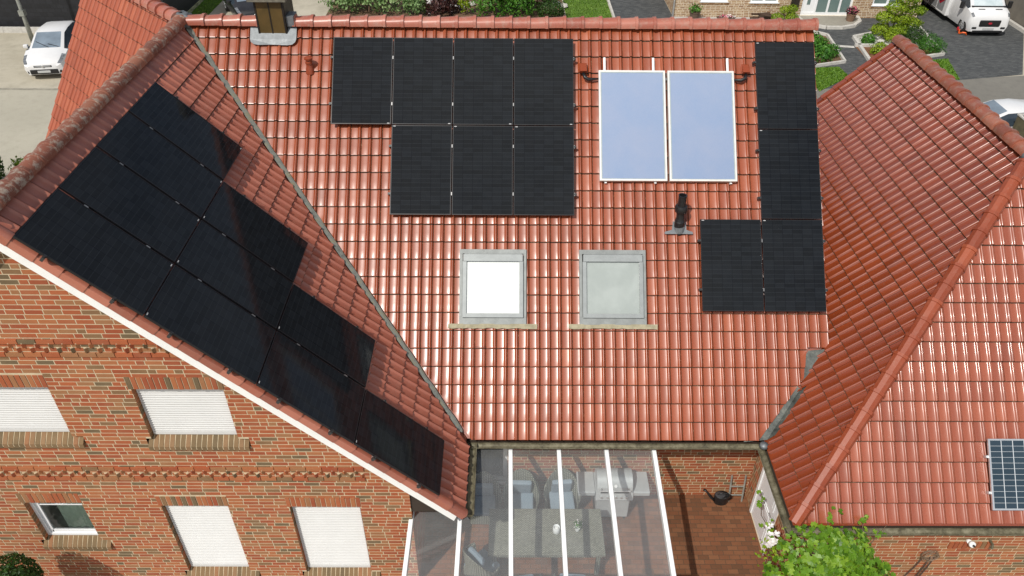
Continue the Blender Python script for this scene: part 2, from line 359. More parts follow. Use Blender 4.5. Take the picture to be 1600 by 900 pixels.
# ------------------------------------------------------------------ bricks
def brick_mb(o, u, up, spans, z0, z1, holes=(), top=None, seed=1, L=.238, H=.0690, J=.0141, proud=.0025, rows_skip=(), out=None, back=True, lim=None):
    """wild bond of real bricks on a mortar sheet. spans=(a0,a1) along u; top(a)->height; holes=[(a0,a1,z0,z1)]"""
    rg = random.Random(seed); mb = MB(); o, u, up = V3(o), V3(u).normalized(), V3(up).normalized()
    n = V3(out) if out is not None else u.cross(up)
    P = lambda a, z, h: o + u * a + up * z + n * h
    a0, a1 = spans; rh = H + J; nr = int((z1 - z0) / rh) + 1
    def add(x0, x1, y0, y1, tone):
        if x1 - x0 < .012 or y1 - y0 < .012: return
        e = rg.uniform(-.0015, .0015); pd = proud + rg.uniform(-.001, .001); i = .001
        c = [P(x0, y0 + e, 0), P(x1, y0 + e, 0), P(x1, y1 + e, 0), P(x0, y1 + e, 0), P(x0 + i, y0 + i + e, pd), P(x1 - i, y0 + i + e, pd), P(x1 - i, y1 - i + e, pd), P(x0 + i, y1 - i + e, pd)]
        mb.hexa(c, tone, 0, skip=(0,))
    for r in range(nr):
        y0 = z0 + r * rh + J / 2; y1 = min(y0 + H, z1)
        if any(s0 < y0 + H / 2 < s1 for s0, s1 in rows_skip): continue
        x = a0 - rg.uniform(0, .24)
        while x < a1:
            w = L if rg.random() > .24 else (L - J) / 2
            b0, b1 = max(x, a0), min(x + w, a1); x += w + J; tone = rg.random()
            if b1 - b0 < .02: continue
            if top is not None and min(top(b0), top(b1)) < y0: continue
            segs = [(b0, b1)]
            for h0, h1, q0, q1 in holes:
                if y0 + H / 2 < q0 or y0 + H / 2 > q1: continue
                ns = []
                for s0, s1 in segs:
                    if s1 <= h0 or s0 >= h1: ns.append((s0, s1)); continue
                    if s0 < h0 - .015: ns.append((s0, h0))
                    if s1 > h1 + .015: ns.append((h1, s1))
                segs = ns
            for s0, s1 in segs: add(s0, s1, y0, y1, tone)
    # mortar sheet, cut round the holes
    if back:
        xs = sorted({a0, a1, *[h for q in holes for h in q[:2] if a0 < h < a1]}); zs = sorted({z0, z1, *[h for q in holes for h in q[2:] if z0 < h < z1]})
        if lim: xs = sorted(set(xs) | {x for x in lim if a0 < x < a1})
        for i in range(len(xs) - 1):
            for k in range(len(zs) - 1):
                cx, cz = (xs[i] + xs[i + 1]) / 2, (zs[k] + zs[k + 1]) / 2
                if any(h0 < cx < h1 and q0 < cz < q1 for h0, h1, q0, q1 in holes): continue
                pts = [(xs[i], zs[k]), (xs[i + 1], zs[k]), (xs[i + 1], zs[k + 1]), (xs[i], zs[k + 1])]
                if top is not None:
                    t0, t1 = top(xs[i]), top(xs[i + 1])
                    if max(t0, t1) <= zs[k]: continue
                    pts = clip_top(pts, xs[i], t0, xs[i + 1], t1)
                    if len(pts) < 3: continue
                mb.poly([P(a, z, 0) for a, z in pts], .5, 1)
    return mb, P, rg
def clip_top(pts, xa, ta, xb, tb):
    f = lambda p: (ta + (tb - ta) * (p[0] - xa) / (xb - xa)) - p[1]
    out = []
    for i in range(len(pts)):
        p, q = pts[i], pts[(i + 1) % len(pts)]; fp, fq = f(p), f(q)
        if fp >= 0: out.append(p)
        if (fp >= 0) != (fq >= 0):
            k = fp / (fp - fq); out.append((p[0] + (q[0] - p[0]) * k, p[1] + (q[1] - p[1]) * k))
    return out
def soldiers(mb, P, rg, x0, x1, z0, h=.24, proud=.008, step=.0831, J=.0118):
    n = max(1, round((x1 - x0) / step)); s = (x1 - x0) / n
    for k in range(n):
        a = x0 + k * s; c0, c1 = a + J / 2, a + s - J / 2; t_ = rg.random(); pd = proud + rg.uniform(-.003, .003)
        cut = (.0, .0) if k % 2 else (.0, .118)
        mb.hexa([P(c0, z0, 0), P(c1, z0, 0), P(c1, z0 + h, 0), P(c0, z0 + h, 0), P(c0 + .002, z0 + .002, pd), P(c1 - .002, z0 + .002, pd), P(c1 - .002, z0 + h - .002, pd), P(c0 + .002, z0 + h - .002, pd)], t_, 0, skip=(0,))
def reveal(mb, P, h, d, mi=1, rg=None, floor=True):
    """inner sides of an opening (a0,a1,z0,z1), d deep, faced with brick ends"""
    a0, a1, z0, z1 = h
    for (pa, pb) in (((a0, z0), (a0, z1)), ((a1, z1), (a1, z0)), ((a0, z1), (a1, z1)), ((a1, z0), (a0, z0)))[:4 if floor else 3]:
        mb.poly([P(*pa, 0), P(*pb, 0), P(*pb, -d), P(*pa, -d)], .5, mi)
    z = z0 + .006; rh = .0831
    while rg and z < z1 - .05:
        for a, sg in ((a0, 1), (a1, -1)):
            q = .004 * sg
            mb.hexa([P(a, z, -.002), P(a, z, -d + .004), P(a, min(z + .0713, z1), -d + .004), P(a, min(z + .0713, z1), -.002),
                     P(a + q, z, -.002), P(a + q, z, -d + .004), P(a + q, min(z + .0713, z1), -d + .004), P(a + q, min(z + .0713, z1), -.002)], rg.uniform(.55, 1) if sg > 0 else rg.random(), 0)
        z += rh

# ================================================================== THE HOUSE
house = thing('brick_house', 'large red brick house with glazed red tile roofs, white gable board and skylights', 'house', (-6, 12, 0))
RX, RZ, RY = -6.29, 7.975, 14.94          # left ridge x, ridge height, main ridge y
RZM = 7.94
mz = lambda y: RZM - (RY - y) * TA
lz = lambda x: RZ - (x - RX) * TA
main_o = V3((0, RY, RZM)); main_u = V3((1, 0, 0)); main_v = V3((0, -CA, -SA)); main_n = V3((0, -SA, CA))
mv = lambda y: (RY - y) / CA
EY = 9.35; EV = mv(EY)
# valley between main slope and wing: x - RX = RY - y
g = .075
val_x = lambda y: RX + (RY - y) + .02
bm1 = tile_mb(main_o, main_u, main_v, [(val_x(RY) + g, 0.02), (5.98, 0.02), (5.98, mv(10.543)), (val_x(10.543) + g, mv(10.543))], 11, u_ph=.05, v_ph=EV - 24 * .332)
bm2 = tile_mb(main_o, main_u, main_v, [(val_x(10.543) + g, mv(10.543) - .002), (5.58, mv(10.543) - .002), (5.50, mv(10.15)), (4.62, EV), (val_x(EY) + g, EV)], 12, u_ph=.05, v_ph=EV - 24 * .332)
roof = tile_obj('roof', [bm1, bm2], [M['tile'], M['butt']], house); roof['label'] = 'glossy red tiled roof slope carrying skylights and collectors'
lv_o = V3((RX, 0, RZ)); lv_u = V3((0, 1, 0)); lv_v = V3((CA, 0, -SA))
LV = 5.64 / CA; VY = 7.83
bm3 = tile_mb(lv_o, lv_u, lv_v, [(VY, 0.02), (RY - g - .02, .02), (RY - (5.64) - g - .02, LV), (VY, LV)], 13, u_ph=VY, v_ph=LV - 24 * .332)
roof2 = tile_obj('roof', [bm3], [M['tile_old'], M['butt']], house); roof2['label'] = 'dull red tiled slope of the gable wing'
# slopes turned away from the camera
mb = MB(); q = .03
mb.poly([(RX, RY, RZM - q), (5.98, RY, RZM - q), (5.98, RY + 5.6, RZM - 5.6 * TA - q), (RX - 5.6, RY + 5.6, RZM - 5.6 * TA - q)], .5)
mb.poly([(RX, VY, RZ - q), (RX, RY, RZ - q), (RX - 5.64, RY + 5.6, RZ - 5.64 * TA - q), (RX - 5.64, VY, RZ - 5.64 * TA - q)], .5)
# boarding under the visible slopes
mb.poly([(val_x(RY), RY, RZM - .07), (5.9, RY, RZM - .07), (5.9, 10.6, mz(10.6) - .07), (4.6, EY + .05, mz(EY + .05) - .07), (val_x(EY), EY + .05, mz(EY + .05) - .07)], .2)
mb.poly([(RX, VY + .02, RZ - .07), (RX, RY, RZ - .07), (-.7, EY + .08, lz(-.7) - .07), (-.7, VY + .02, lz(-.7) - .07)], .2)
obj('roof_deck', mb, M['tile_old'], house)
# diagonal wing behind the junction
th, ph = R(135.73), R(58.86); de = V3((math.sin(th), math.cos(th), 0)); dh = V3((math.cos(th), -math.sin(th), 0))
dv = dh * math.cos(ph) - V3((0, 0, math.sin(ph))); J = V3((RX, RY, RZM + .02)); do = J - de * 4.72
bm4 = tile_mb(do, de, dv, [(0, .0), (4.9, .0), (4.9, 6.4), (0, 6.4)], 15, v_ph=.16, step=.02)
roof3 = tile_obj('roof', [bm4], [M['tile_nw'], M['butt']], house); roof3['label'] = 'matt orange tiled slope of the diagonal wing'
mb = MB(); dv2 = -dh * math.cos(ph) - V3((0, 0, math.sin(ph))); q = V3((0, 0, .05))
mb.poly([do - q, J - q, J + dv2 * 6.4 - q, do + dv2 * 6.4 - q]); mb.poly([do - q + de * .02, J - q, J + dv * 6.4 - q, do + dv * 6.4 - q + de * .02])
obj('roof_deck', mb, M['tile_nw'], house)
b = do + de * .25; w0 = b + dv * 6.2; w1 = b + dv2 * 6.2
mb = MB(); mb.poly([(w0.x, w0.y, 0), (w1.x, w1.y, 0), (w1.x, w1.y, w1.z), (b.x, b.y, b.z - .1), (w0.x, w0.y, w0.z)])
e0 = w0 + de * 4.4; mb.poly([(w0.x, w0.y, 0), (e0.x, e0.y, 0), e0, w0]); e1 = w1 + de * 4.4; mb.poly([(w1.x, w1.y, 0), (e1.x, e1.y, 0), e1, w1])
obj('wall', mb, M['brick'], house)
# ridge caps
obj('ridge_cap', cap_row((RX + .12, RY, RZM + .05), (6.02, RY, RZM + .05), ROUND, .35, 5), M['ridge'], house, sharp=45)
obj('ridge_cap', cap_row((RX, VY - .06, RZ + .045), (RX, RY - .06, RZ + .035), [(a * .9, b * .9) for a, b in ROUND], .36, 6, flare=1.05), M['ridge_old'], house, sharp=45)
obj('ridge_cap', cap_row(do - de * .05 + V3((0, 0, .02)), J - de * .12 + V3((0, 0, .04)), ROUND, .36, 8), M['ridge'], house, sharp=45)
mb = MB(); mb.lathe([(.0, .185), (.07, .18), (.14, .14), (.185, .06), (.20, -.05)], (RX + .03, RY + .03, RZM), 12)
for k, (x, y, z) in enumerate(mb.v): mb.v[k] = (x + .05 * math.sin(k * 2.3), y + .03 * math.sin(k * 1.7), z + .012 * math.sin(k * 3.1))
o = obj('ridge_flashing', mb, M['lead'], house, smooth=True); o['label'] = 'pale lead patch where the three ridges meet'
# valley sheets
def valley(p0, p1, w0, w1, lift, seed, mat, wav=.012):
    mb = MB(); rg = random.Random(seed); p0, p1 = V3(p0), V3(p1); d = p1 - p0; n = 40
    prev = None
    for k in range(n + 1):
        c = p0 + d * (k / n); w = w0 + (w1 - w0) * k / n
        a = w * .5 + wav * math.sin(k * 1.9 + seed) + rg.uniform(-.006, .006); b_ = w * .5 + wav * math.sin(k * 2.3) + rg.uniform(-.006, .006)
        s1 = V3((-1, 0, TA)).normalized(); s2 = V3((0, 1, TA)).normalized()
        if seed == 2: s1, s2 = V3((0, 1, TA)).normalized() * -1 + V3((0, 0, 0)), V3((1, 0, TA)).normalized()
        if seed == 2: s1 = V3((-.7, .7, .1)); s2 = V3((.7, -.7, .1))
        row = [c + s1 * a + V3((0, 0, lift)), c + s1 * a * .25 + V3((0, 0, lift + .028)), c + V3((0, 0, lift + .036)), c + s2 * b_ * .25 + V3((0, 0, lift + .028)), c + s2 * b_ + V3((0, 0, lift))]
        if prev:
            i = len(mb.v); mb.v += [tuple(p) for p in prev + row]
            for q in range(4): mb.face((i + q, i + q + 1, i + 6 + q, i + 5 + q))
        prev = row
    return obj('valley_flashing', mb, mat, house, sharp=60)
vz = lambda y: mz(y)
valley((RX + .12, RY - .10, mz(RY - .10)), (RX + (RY - 9.42), 9.42, mz(9.42)), .20, .17, .012, 1, M['valley'])
mb = MB(); rg = random.Random(2); n_ = 14; AXv = 4.74; L_ = []; C_ = []; R_ = []
for k in range(n_ + 1):
    t_ = k / n_; y = 9.37 + 1.17 * t_; xv = AXv + (y - 9.35); z = mz(y) - .032; q_ = .012 * math.sin(k * 1.3)
    L_.append((xv - .40, y, z - .05)); C_.append((xv + .02, y, z + .012 + q_)); R_.append((xv + .32, y, z + .32 * TA))
mb.loft([L_, C_], closed=False); mb.loft([C_, R_], closed=False)
t = NT('dark_valley_lead'); t.bsdf(t.ramp(t.noise(4, 6, .75), [(.35, (.035, .04, .035)), (.55, (.10, .11, .10)), (.7, (.22, .22, .17))]), .5, .2); obj('valley_flashing', mb, t.mat, house, smooth=True)
mb = MB(); mb.lathe([(0, .05), (.07, .04), (.09, -.02)], (4.70, 9.26, 2.26), 10); obj('valley_outlet', mb, M['lead'], house, smooth=True)
# wing verge: hanging edge tiles and the white board under them
mb = MB(); mb2 = MB(); rg = random.Random(21)
for side in (1, -1):
    d = V3((side * CA, 0, -SA)); nrm = V3((side * SA, 0, CA)); o0 = V3((RX, 0, RZ))
    for j in range(24):
        s0 = LV - (j + 1) * .332; s1 = LV - j * .332 + .012; t_ = rg.random(); y = VY - .11 + rg.uniform(-.004, .004)
        f = lambda s, yy, h: o0 + d * s + V3((0, yy, 0)) + nrm * h
        for (a, b_, ya, yb) in ((s0, s1, 0, -.012),):
            # rounded verge roll with a flange hanging down
            r0 = [f(a, VY + .02, .012), f(a, VY - .03, .03), f(a, VY - .08, .028), f(a, y + ya, .008), f(a, y + ya, -.10)]
            r1 = [f(b_, VY + .02, .03), f(b_, VY - .03, .052), f(b_, VY - .08, .05), f(b_, y + yb, .028), f(b_, y + yb, -.095)]
            i = len(mb.v); mb.v += [tuple(p) for p in r0 + r1]
            for q in range(4): mb.face((i + q, i + q + 1, i + 6 + q, i + 5 + q) if side > 0 else (i + 5 + q, i + 6 + q, i + q + 1, i + q), t_)
            mb.face([i + 5 + q for q in range(5)], t_)
    g0 = lambda s, h, yy: tuple(o0 + d * s + nrm * h + V3((0, yy, 0)))
    mb2.hexa([g0(.16, -.248, 7.745), g0(LV - .02, -.248, 7.745), g0(LV - .02, -.248, 7.775), g0(.16, -.248, 7.775), g0(.16, -.06, 7.745), g0(LV - .10, -.06, 7.745), g0(LV - .10, -.06, 7.775), g0(.16, -.06, 7.775)])
obj('verge_tile_row', mb, M['tile_old'], house, sharp=40)
obj('bargeboard', mb2, M['white'], house)
# gutters
def gutter(p0, p1, out, r=.065, mat='gutter', parent=None):
    mb = MB(); p0, p1, out = V3(p0), V3(p1), V3(out); d = (p1 - p0).normalized(); rings = []
    sec = [(r * math.cos(R(a)), r * math.sin(R(a))) for a in range(180, 361, 20)]
    sec += [(r + .012, .006), (r + .008, .016), (r - .004, .008)] + [((r - .006) * math.cos(R(a)), (r - .006) * math.sin(R(a))) for a in range(360, 179, -20)]
    n = max(2, int((p1 - p0).length / .5))
    for k in range(n + 1):
        c = p0.lerp(p1, k / n) + V3((0, 0, .004 * math.sin(k * 1.7)))
        rings.append([c + out * a + V3((0, 0, b_)) for a, b_ in sec])
    mb.loft(rings, closed=False)
    for k in (0, n): mb.poly([p0.lerp(p1, k / n) + out * (r * math.cos(R(a))) + V3((0, 0, r * math.sin(R(a)))) for a in range(180, 361, 20)])
    return obj('gutter', mb, M[mat], parent, smooth=True)
gutter((-.62, 9.30, 2.20), (4.66, 9.30, 2.19), (0, -1, 0), parent=house)
gutter((-.575, 7.80, 2.20), (-.575, 9.36, 2.20), (1, 0, 0), .06, parent=house)
# dirt lying in the front gutter is part of its mesh material; eaves soffit
M['soffit'] = plain('dark_brown_soffit', (.035, .024, .016), .7)
mb = MB(); mb.box((-1.5, 9.44, 2.10), (4.9, 9.90, 2.14)); obj('soffit', mb, M['soffit'], house)
mb = MB(); mb.box((-1.56, 7.93, 2.12), (-.70, 9.40, 2.16)); mb.poly([(-1.565, 7.925, 2.12), (-.70, 7.925, 2.12), (-.70, 7.925, lz(-.7) - .1), (-1.565, 7.925, lz(-1.565) - .1)]); obj('soffit', mb, M['soffit'], house)
# gable end of main roof over the annex and back / side walls
mb = MB(); mb.poly([(5.85, 9.95, 0), (5.85, 20.4, 0), (5.85, 20.4, 2.2), (5.85, RY, RZM - .12), (5.85, 9.95, mz(9.95) - .12)])
mb.poly([(5.85, 20.4, 0), (-11.4, 20.4, 0), (-11.4, 20.4, 2.2), (5.85, 20.4, 2.2)])
mb.poly([(-11.4, 20.4, 0), (-11.4, 7.9, 0), (-11.4, 7.9, 2.6), (-11.4, 20.4, 2.6)])
obj('wall', mb, M['brick'], house)

# gable wall with windows
WY = 7.90; G = 12.95
HOLES = {'A': (-8.6, -6.585, 4.0, 5.04), 'B': (-5.40, -4.07, 3.95, 5.01), 'C': (-7.95, -6.99, 1.33, 2.37), 'D': (-5.70, -4.59, .40, 2.30), 'E': (-3.58, -2.40, .38, 2.28)}
top = lambda x: RZ - abs(x - RX) * TA - .16
bands = [(5.655, 5.965), (2.98, 3.29)]
mbw, P, rg = brick_mb((0, WY, 0), (1, 0, 0), (0, 0, 1), (-11.3, -1.56), 0, 7.9, [(h[0], h[1], h[2], h[3]) for h in HOLES.values()] + [(h[0] - .04, h[1] + .02, h[3], h[3] + .245) for h in HOLES.values()] + [(h[0] - .08, h[1] + .16, h[2] - .17, h[2]) for h in HOLES.values()], top, 31, lim=(RX,), out=(0, -1, 0))
wall = None
def fill(x0, x1, z0, z1): mbw.poly([P(x0, z0, 0), P(x1, z0, 0), P(x1, z1, 0), P(x0, z1, 0)], .5, 1)
for k, h in HOLES.items():
    fill(h[0] - .04, h[1] + .02, h[3], h[3] + .245); soldiers(mbw, P, rg, h[0] - .04, h[1] + .02, h[3] + .003)
    reveal(mbw, P, h, .13, 1, rg, False)
for (b0, b1) in bands:          # saw-tooth brick bands standing proud of the wall
    x0, x1 = -11.2, (-3.15 if b0 > 5 else -2.30)
    if b0 > 5: x1 = RX + (RZ - b1 - .3) / TA
    for zc, ph_ in ((b0 + .085, 0), (b0 + .168, .0925)):
        x = x0 + ph_
        while x < x1:
            Mx = Matrix.Translation((x, WY + .088, zc)) @ Matrix.Rotation(R(45), 4, 'Z')
            mbw.box((-.058, -.12, .002), (.058, .10, .0715), Mx, rg.random()); mbw.box((-.055, -.117, .0715), (.055, .10, .0825), Mx, .5, 1); x += .185
    for z_ in (b0, b1 - .075):
        x = x0
        while x < x1:
            mbw.box((x, WY - .024, z_), (min(x + .24, x1 + .06), WY, z_ + .0713), None, rg.random()); x += .2518
obj('wall', mbw, [M['brick'], M['mortar']], house)['label'] = 'gable wall of mixed red and brown bricks with saw-tooth bands'
def sill_mb(h, seed):
    mb = MB(); rg = random.Random(seed); a0, a1 = h[0] - .07, h[1] + .15; n = round((a1 - a0) / .083); s = (a1 - a0) / n
    for k in range(n):
        x0 = a0 + k * s + .007; x1 = a0 + (k + 1) * s - .007; t_ = rg.choice((.63, .66, .7, .76, .80, .62, .87))
        z = h[2]
        mb.hexa([(x0, WY + .10, z - .16), (x0, WY - .05, z - .22), (x1, WY - .05, z - .22), (x1, WY + .10, z - .16), (x0, WY + .10, z + .0), (x0, WY - .05, z - .13), (x1, WY - .05, z - .13), (x1, WY + .10, z + .0)], rg.random())
    mb.hexa([(a0 + .01, WY + .098, z - .2), (a0 + .01, WY - .047, z - .2), (a1 - .01, WY - .047, z - .2), (a1 - .01, WY + .098, z - .2), (a0 + .01, WY + .098, z - .007), (a0 + .01, WY - .046, z - .139), (a1 - .01, WY - .046, z - .139), (a1 - .01, WY + .098, z - .007)], .5, 1)
    return mb
def shutter_mb(h, y):
    mb = MB(); a0, a1, z0, z1 = h; rows = []; z = z0 + .06; p = .048
    while z < z1 - .02:
        for (dz, dy) in ((0, .010), (.006, -.002), (.024, -.010), (.040, -.004), (.0465, .010)):
            rows.append((z + dz, y + dy))
        z += p
    i = len(mb.v)
    for (z, yy) in rows: mb.v += [(a0, yy, z), (a1, yy, z)]
    for k in range(len(rows) - 1): mb.face((i + 2 * k, i + 2 * k + 1, i + 2 * k + 3, i + 2 * k + 2))
    mb.box((a0, y - .012, z0 + .004), (a1, y + .012, z0 + .06))
    return mb
for k, h in HOLES.items():
    w = thing('window', '', '', (h[0], WY, h[2])); w.parent = house; w.location = V3((h[0], WY, h[2])) - house.location
    del w['label']; del w['category']
    obj('sill', sill_mb(h, ord(k)), [M['sill'], M['mortar']], w)
    fy = WY + .11; mb = MB(); fr = .05
    for (x0, x1, z0, z1) in ((h[0], h[0] + fr, h[2], h[3]), (h[1] - fr, h[1], h[2], h[3]), (h[0] + fr, h[1] - fr, h[2], h[2] + fr), (h[0] + fr, h[1] - fr, h[3] - fr, h[3])):
        mb.box((x0, fy - .01, z0), (x1, fy + .05, z1))
    if k == 'C':
        for d_, y_ in ((.05, .015),):
            for (x0, x1, z0, z1) in ((h[0] + d_ + .01, h[0] + d_ + .07, h[2] + .06, h[3] - .06), (h[1] - d_ - .06, h[1] - d_, h[2] + .06, h[3] - .06), (h[0] + .1, h[1] - .1, h[2] + .055, h[2] + .12), (h[0] + .1, h[1] - .1, h[3] - .11, h[3] - .05)):
                mb.box((x0, fy + y_, z0), (x1, fy + .058, z1))
        obj('frame', mb, M['pvc'], w)
        mb = MB(); mb.poly([(h[0] + .1, fy + .035, h[2] + .1), (h[1] - .1, fy + .035, h[2] + .1), (h[1] - .1, fy + .035, h[3] - .1), (h[0] + .1, fy + .035, h[3] - .1)])
        obj('pane', mb, M['pane'], w)
        mb = MB(); xs_ = [h[0] + .36 + .03 * k_ for k_ in range(19)]; mb.loft([[(x_, fy + .075 + .012 * math.sin(k_ * 1.4), h[2] + .06) for k_, x_ in enumerate(xs_)], [(x_, fy + .075 + .012 * math.sin(k_ * 1.4), h[3] - .06) for k_, x_ in enumerate(xs_)]], closed=False); obj('reflection_panel', mb, plain('pale_green_reflection', (.50, .55, .44), .8), w, smooth=True)  # added panel; its pale green paints the reflection in the pane
        mb = MB(); zt = h[3] - .24; cx = (h[0] + h[1]) / 2
        mb.box((h[0] + .12, fy + .022, zt), (h[1] - .12, fy + .032, zt + .022))
        for dx in (-.22, 0, .22): mb.tube([(cx, fy + .027, zt + .01), (cx + dx, fy + .027, h[3] - .11)], .009, 6)
        obj('glazing_bar', mb, M['pvc'], w)
        mb = MB(); x0, x1, y0, y1, z0, z1 = h[0] - .3, h[1] + .3, fy + .06, fy + 1.6, h[2] - .25, h[3] + .1
        mb.poly([(x0, y1, z0), (x1, y1, z0), (x1, y1, z1), (x0, y1, z1)]); mb.poly([(x0, y0, z0), (x0, y1, z0), (x0, y1, z1), (x0, y0, z1)]); mb.poly([(x1, y0, z0), (x1, y1, z0), (x1, y1, z1), (x1, y0, z1)]); mb.poly([(x0, y0, z0), (x1, y0, z0), (x1, y1, z0), (x0, y1, z0)]); mb.poly([(x0, y0, z1), (x1, y0, z1), (x1, y1, z1), (x0, y1, z1)])
        mb.box((x0 + .32, y0 + .08, z0), (x1 - .5, y0 + .34, h[2] + .02)); 
        obj('room', mb, plain('pale_green_room', (.60, .66, .52), .7), w)
    else:
        obj('frame', mb, M['pvc'], w); obj('shutter', shutter_mb((h[0] + .035, h[1] - .035, h[2] + .01, h[3] - .005), fy - .022), M['shutter'], w)
# courtyard wall (under the main eave) with the patio window
CY = 9.90
pw = (-1.5, .06, .42, 2.05)
mbw, P, rg = brick_mb((0, CY, 0), (1, 0, 0), (0, 0, 1), (-1.6, 4.95), 0, 2.16, [pw], None, 41, out=(0, -1, 0)); reveal(mbw, P, pw, .12, 1, rg)
obj('wall', mbw, [M['brick'], M['mortar']], house)
mbw, P, rg = brick_mb((-1.56, 0, 0), (0, 1, 0), (0, 0, 1), (7.9, 9.9), 0, 2.16, [], None, 43, out=(1, 0, 0))
obj('wall', mbw, [M['brick'], M['mortar']], house)
w = bpy.data.objects.new('window', None); COL.objects.link(w); w.parent = house; w.location = V3((pw[0], CY, pw[2])) - house.location
mb = MB()
for (x0, x1, z0, z1) in ((pw[0], pw[0] + .07, pw[2], pw[3]), (pw[1] - .09, pw[1], pw[2], pw[3]), (pw[0] + .07, pw[1] - .09, pw[2], pw[2] + .09), (pw[0] + .07, pw[1] - .09, pw[3] - .08, pw[3])): mb.box((x0, CY + .03, z0), (x1, CY + .1, z1))
obj('frame', mb, M['pvc'], w)
mb = MB(); mb.box((pw[0] - .02, CY - .05, pw[2] - .04), (pw[1] + .02, CY + .03, pw[2])); obj('sill', mb, M['alu'], w)
mb = MB(); mb.poly([(pw[0], CY + .07, pw[2]), (pw[1], CY + .07, pw[2]), (pw[1], CY + .07, pw[3]), (pw[0], CY + .07, pw[3])])
t = NT('dark_room_glass'); t.bsdf((.02, .028, .032), .05, 0, None, .7); obj('pane', mb, t.mat, w)

# chimney
CH = V3((-4.51, 14.80, 7.80))
ch = bpy.data.objects.new('chimney', None); COL.objects.link(ch); ch.parent = house; ch.location = CH - house.location
mb = MB(); x0, x1, y0, y1 = CH.x - .27, CH.x + .27, CH.y - .06, CH.y + .62
mb.box((x0, y0, CH.z - .75), (x1, y1, CH.z + .62)); t = NT('brown_chimney_panel'); t.bsdf(t.ramp(t.noise(3, 4), [(.35, (.075, .050, .014)), (.65, (.115, .072, .022))]), .45); obj('cladding', mb, t.mat, ch)
mb = MB(); zb = CH.z - .02
for x in (x0 - .006, x1 - .028): mb.box((x, y0 - .008, zb - .1), (x + .034, y0 + .028, CH.z + .62))
mb.box((CH.x - .012, y0 - .006, zb - .1), (CH.x + .012, y0 + .01, CH.z + .62)); mb.box((x1 + .003, y0 + .03, zb - .3), (x1 + .012, y1, CH.z + .62)); mb.box((x0 - .012, y0 + .03, zb - .3), (x0 - .003, y1, CH.z + .62))
obj('edge_trim', mb, plain('black_brown_sheet', (.018, .015, .012), .5, .2), ch)
mb = MB(); mb.box((x0 - .09, y0 - .10, CH.z + .62), (x1 + .09, y1 + .08, CH.z + .70)); mb.box((x0 - .02, y0 - .02, CH.z + .70), (x1 + .02, y1, CH.z + .78))
obj('cap', mb, plain('mossy_concrete_cap', (.15, .14, .11), .9, 0, .4, 9), ch)
mb = MB(); F = lambda x, v_, h: main_o + main_u * x + main_v * v_ + main_n * h
pts = [(-4.95, .10), (-4.95, .36), (-4.93, .42), (-4.87, .465), (-4.78, .48), (-4.50, .47), (-4.22, .48), (-4.13, .465), (-4.08, .42), (-4.06, .36), (-4.06, .10)]
mb.poly([F(x, v_, .048 + .006 * math.sin(7 * x + 9 * v_)) for x, v_ in pts]); 
mb.box((x0 - .02, y0 - .02, CH.z - .35), (x1 + .02, y1 + .02, CH.z - .07))
mb.box((x1 + .004, RY - .16, RZM - .02), (x1 + .15, RY + .16, RZM + .17), tone=.3)
obj('flashing', mb, M['lead'], ch)
# red vent tile, black flue, red tile boots
def on_roof(x, v_, h=0): return F(x, v_, h)
p = on_roof(-3.785, .93, .03); mb = MB()
mb.lathe([(.085, -.1), (.072, .0), (.060, .03), (.056, .09), (.068, .095), (.07, .125), (.056, .13), (.052, .16), (.078, .175), (.08, .205), (.05, .22), (0, .222)], p, 16)
obj('vent_pipe', mb, M['ridge_hip'], house, sharp=40)['label'] = 'short red ceramic roof vent'
p = V3((3.255, 12.10, mz(12.10) + .02)); fl = bpy.data.objects.new('flue_pipe', None); COL.objects.link(fl); fl.parent = house; fl.location = p - house.location; fl['label'] = 'tall black flue pipe on the roof'
mb = MB(); mb.lathe([(.098, -.10), (.098, .17), (.092, .175), (.080, .22), (.076, .23), (.076, .36), (.112, .375), (.12, .41), (.12, .47), (.105, .50), (.076, .51), (.076, .70), (.08, .705), (.08, .72), (.06, .72), (.06, .62), (0, .62)], p, 20)
for k, q in enumerate(mb.v): mb.v[k] = (q[0] - .04 * max(0, q[2] - p.z), q[1], q[2])
obj('pipe', mb, M['black'], fl, sharp=35)
mb = MB(); mb.poly([F(3.255 + a, v_, .055) for a, v_ in ((-.12, 3.90), (.12, 3.90), (.13, 4.06), (.25, 4.10), (.25, 4.14), (-.28, 4.14), (-.28, 4.10), (-.14, 4.06))]); mb.lathe([(.12, -.05), (.10, .06), (.086, .10)], p, 16, cap=False)
obj('flashing', mb, M['lead'], fl)
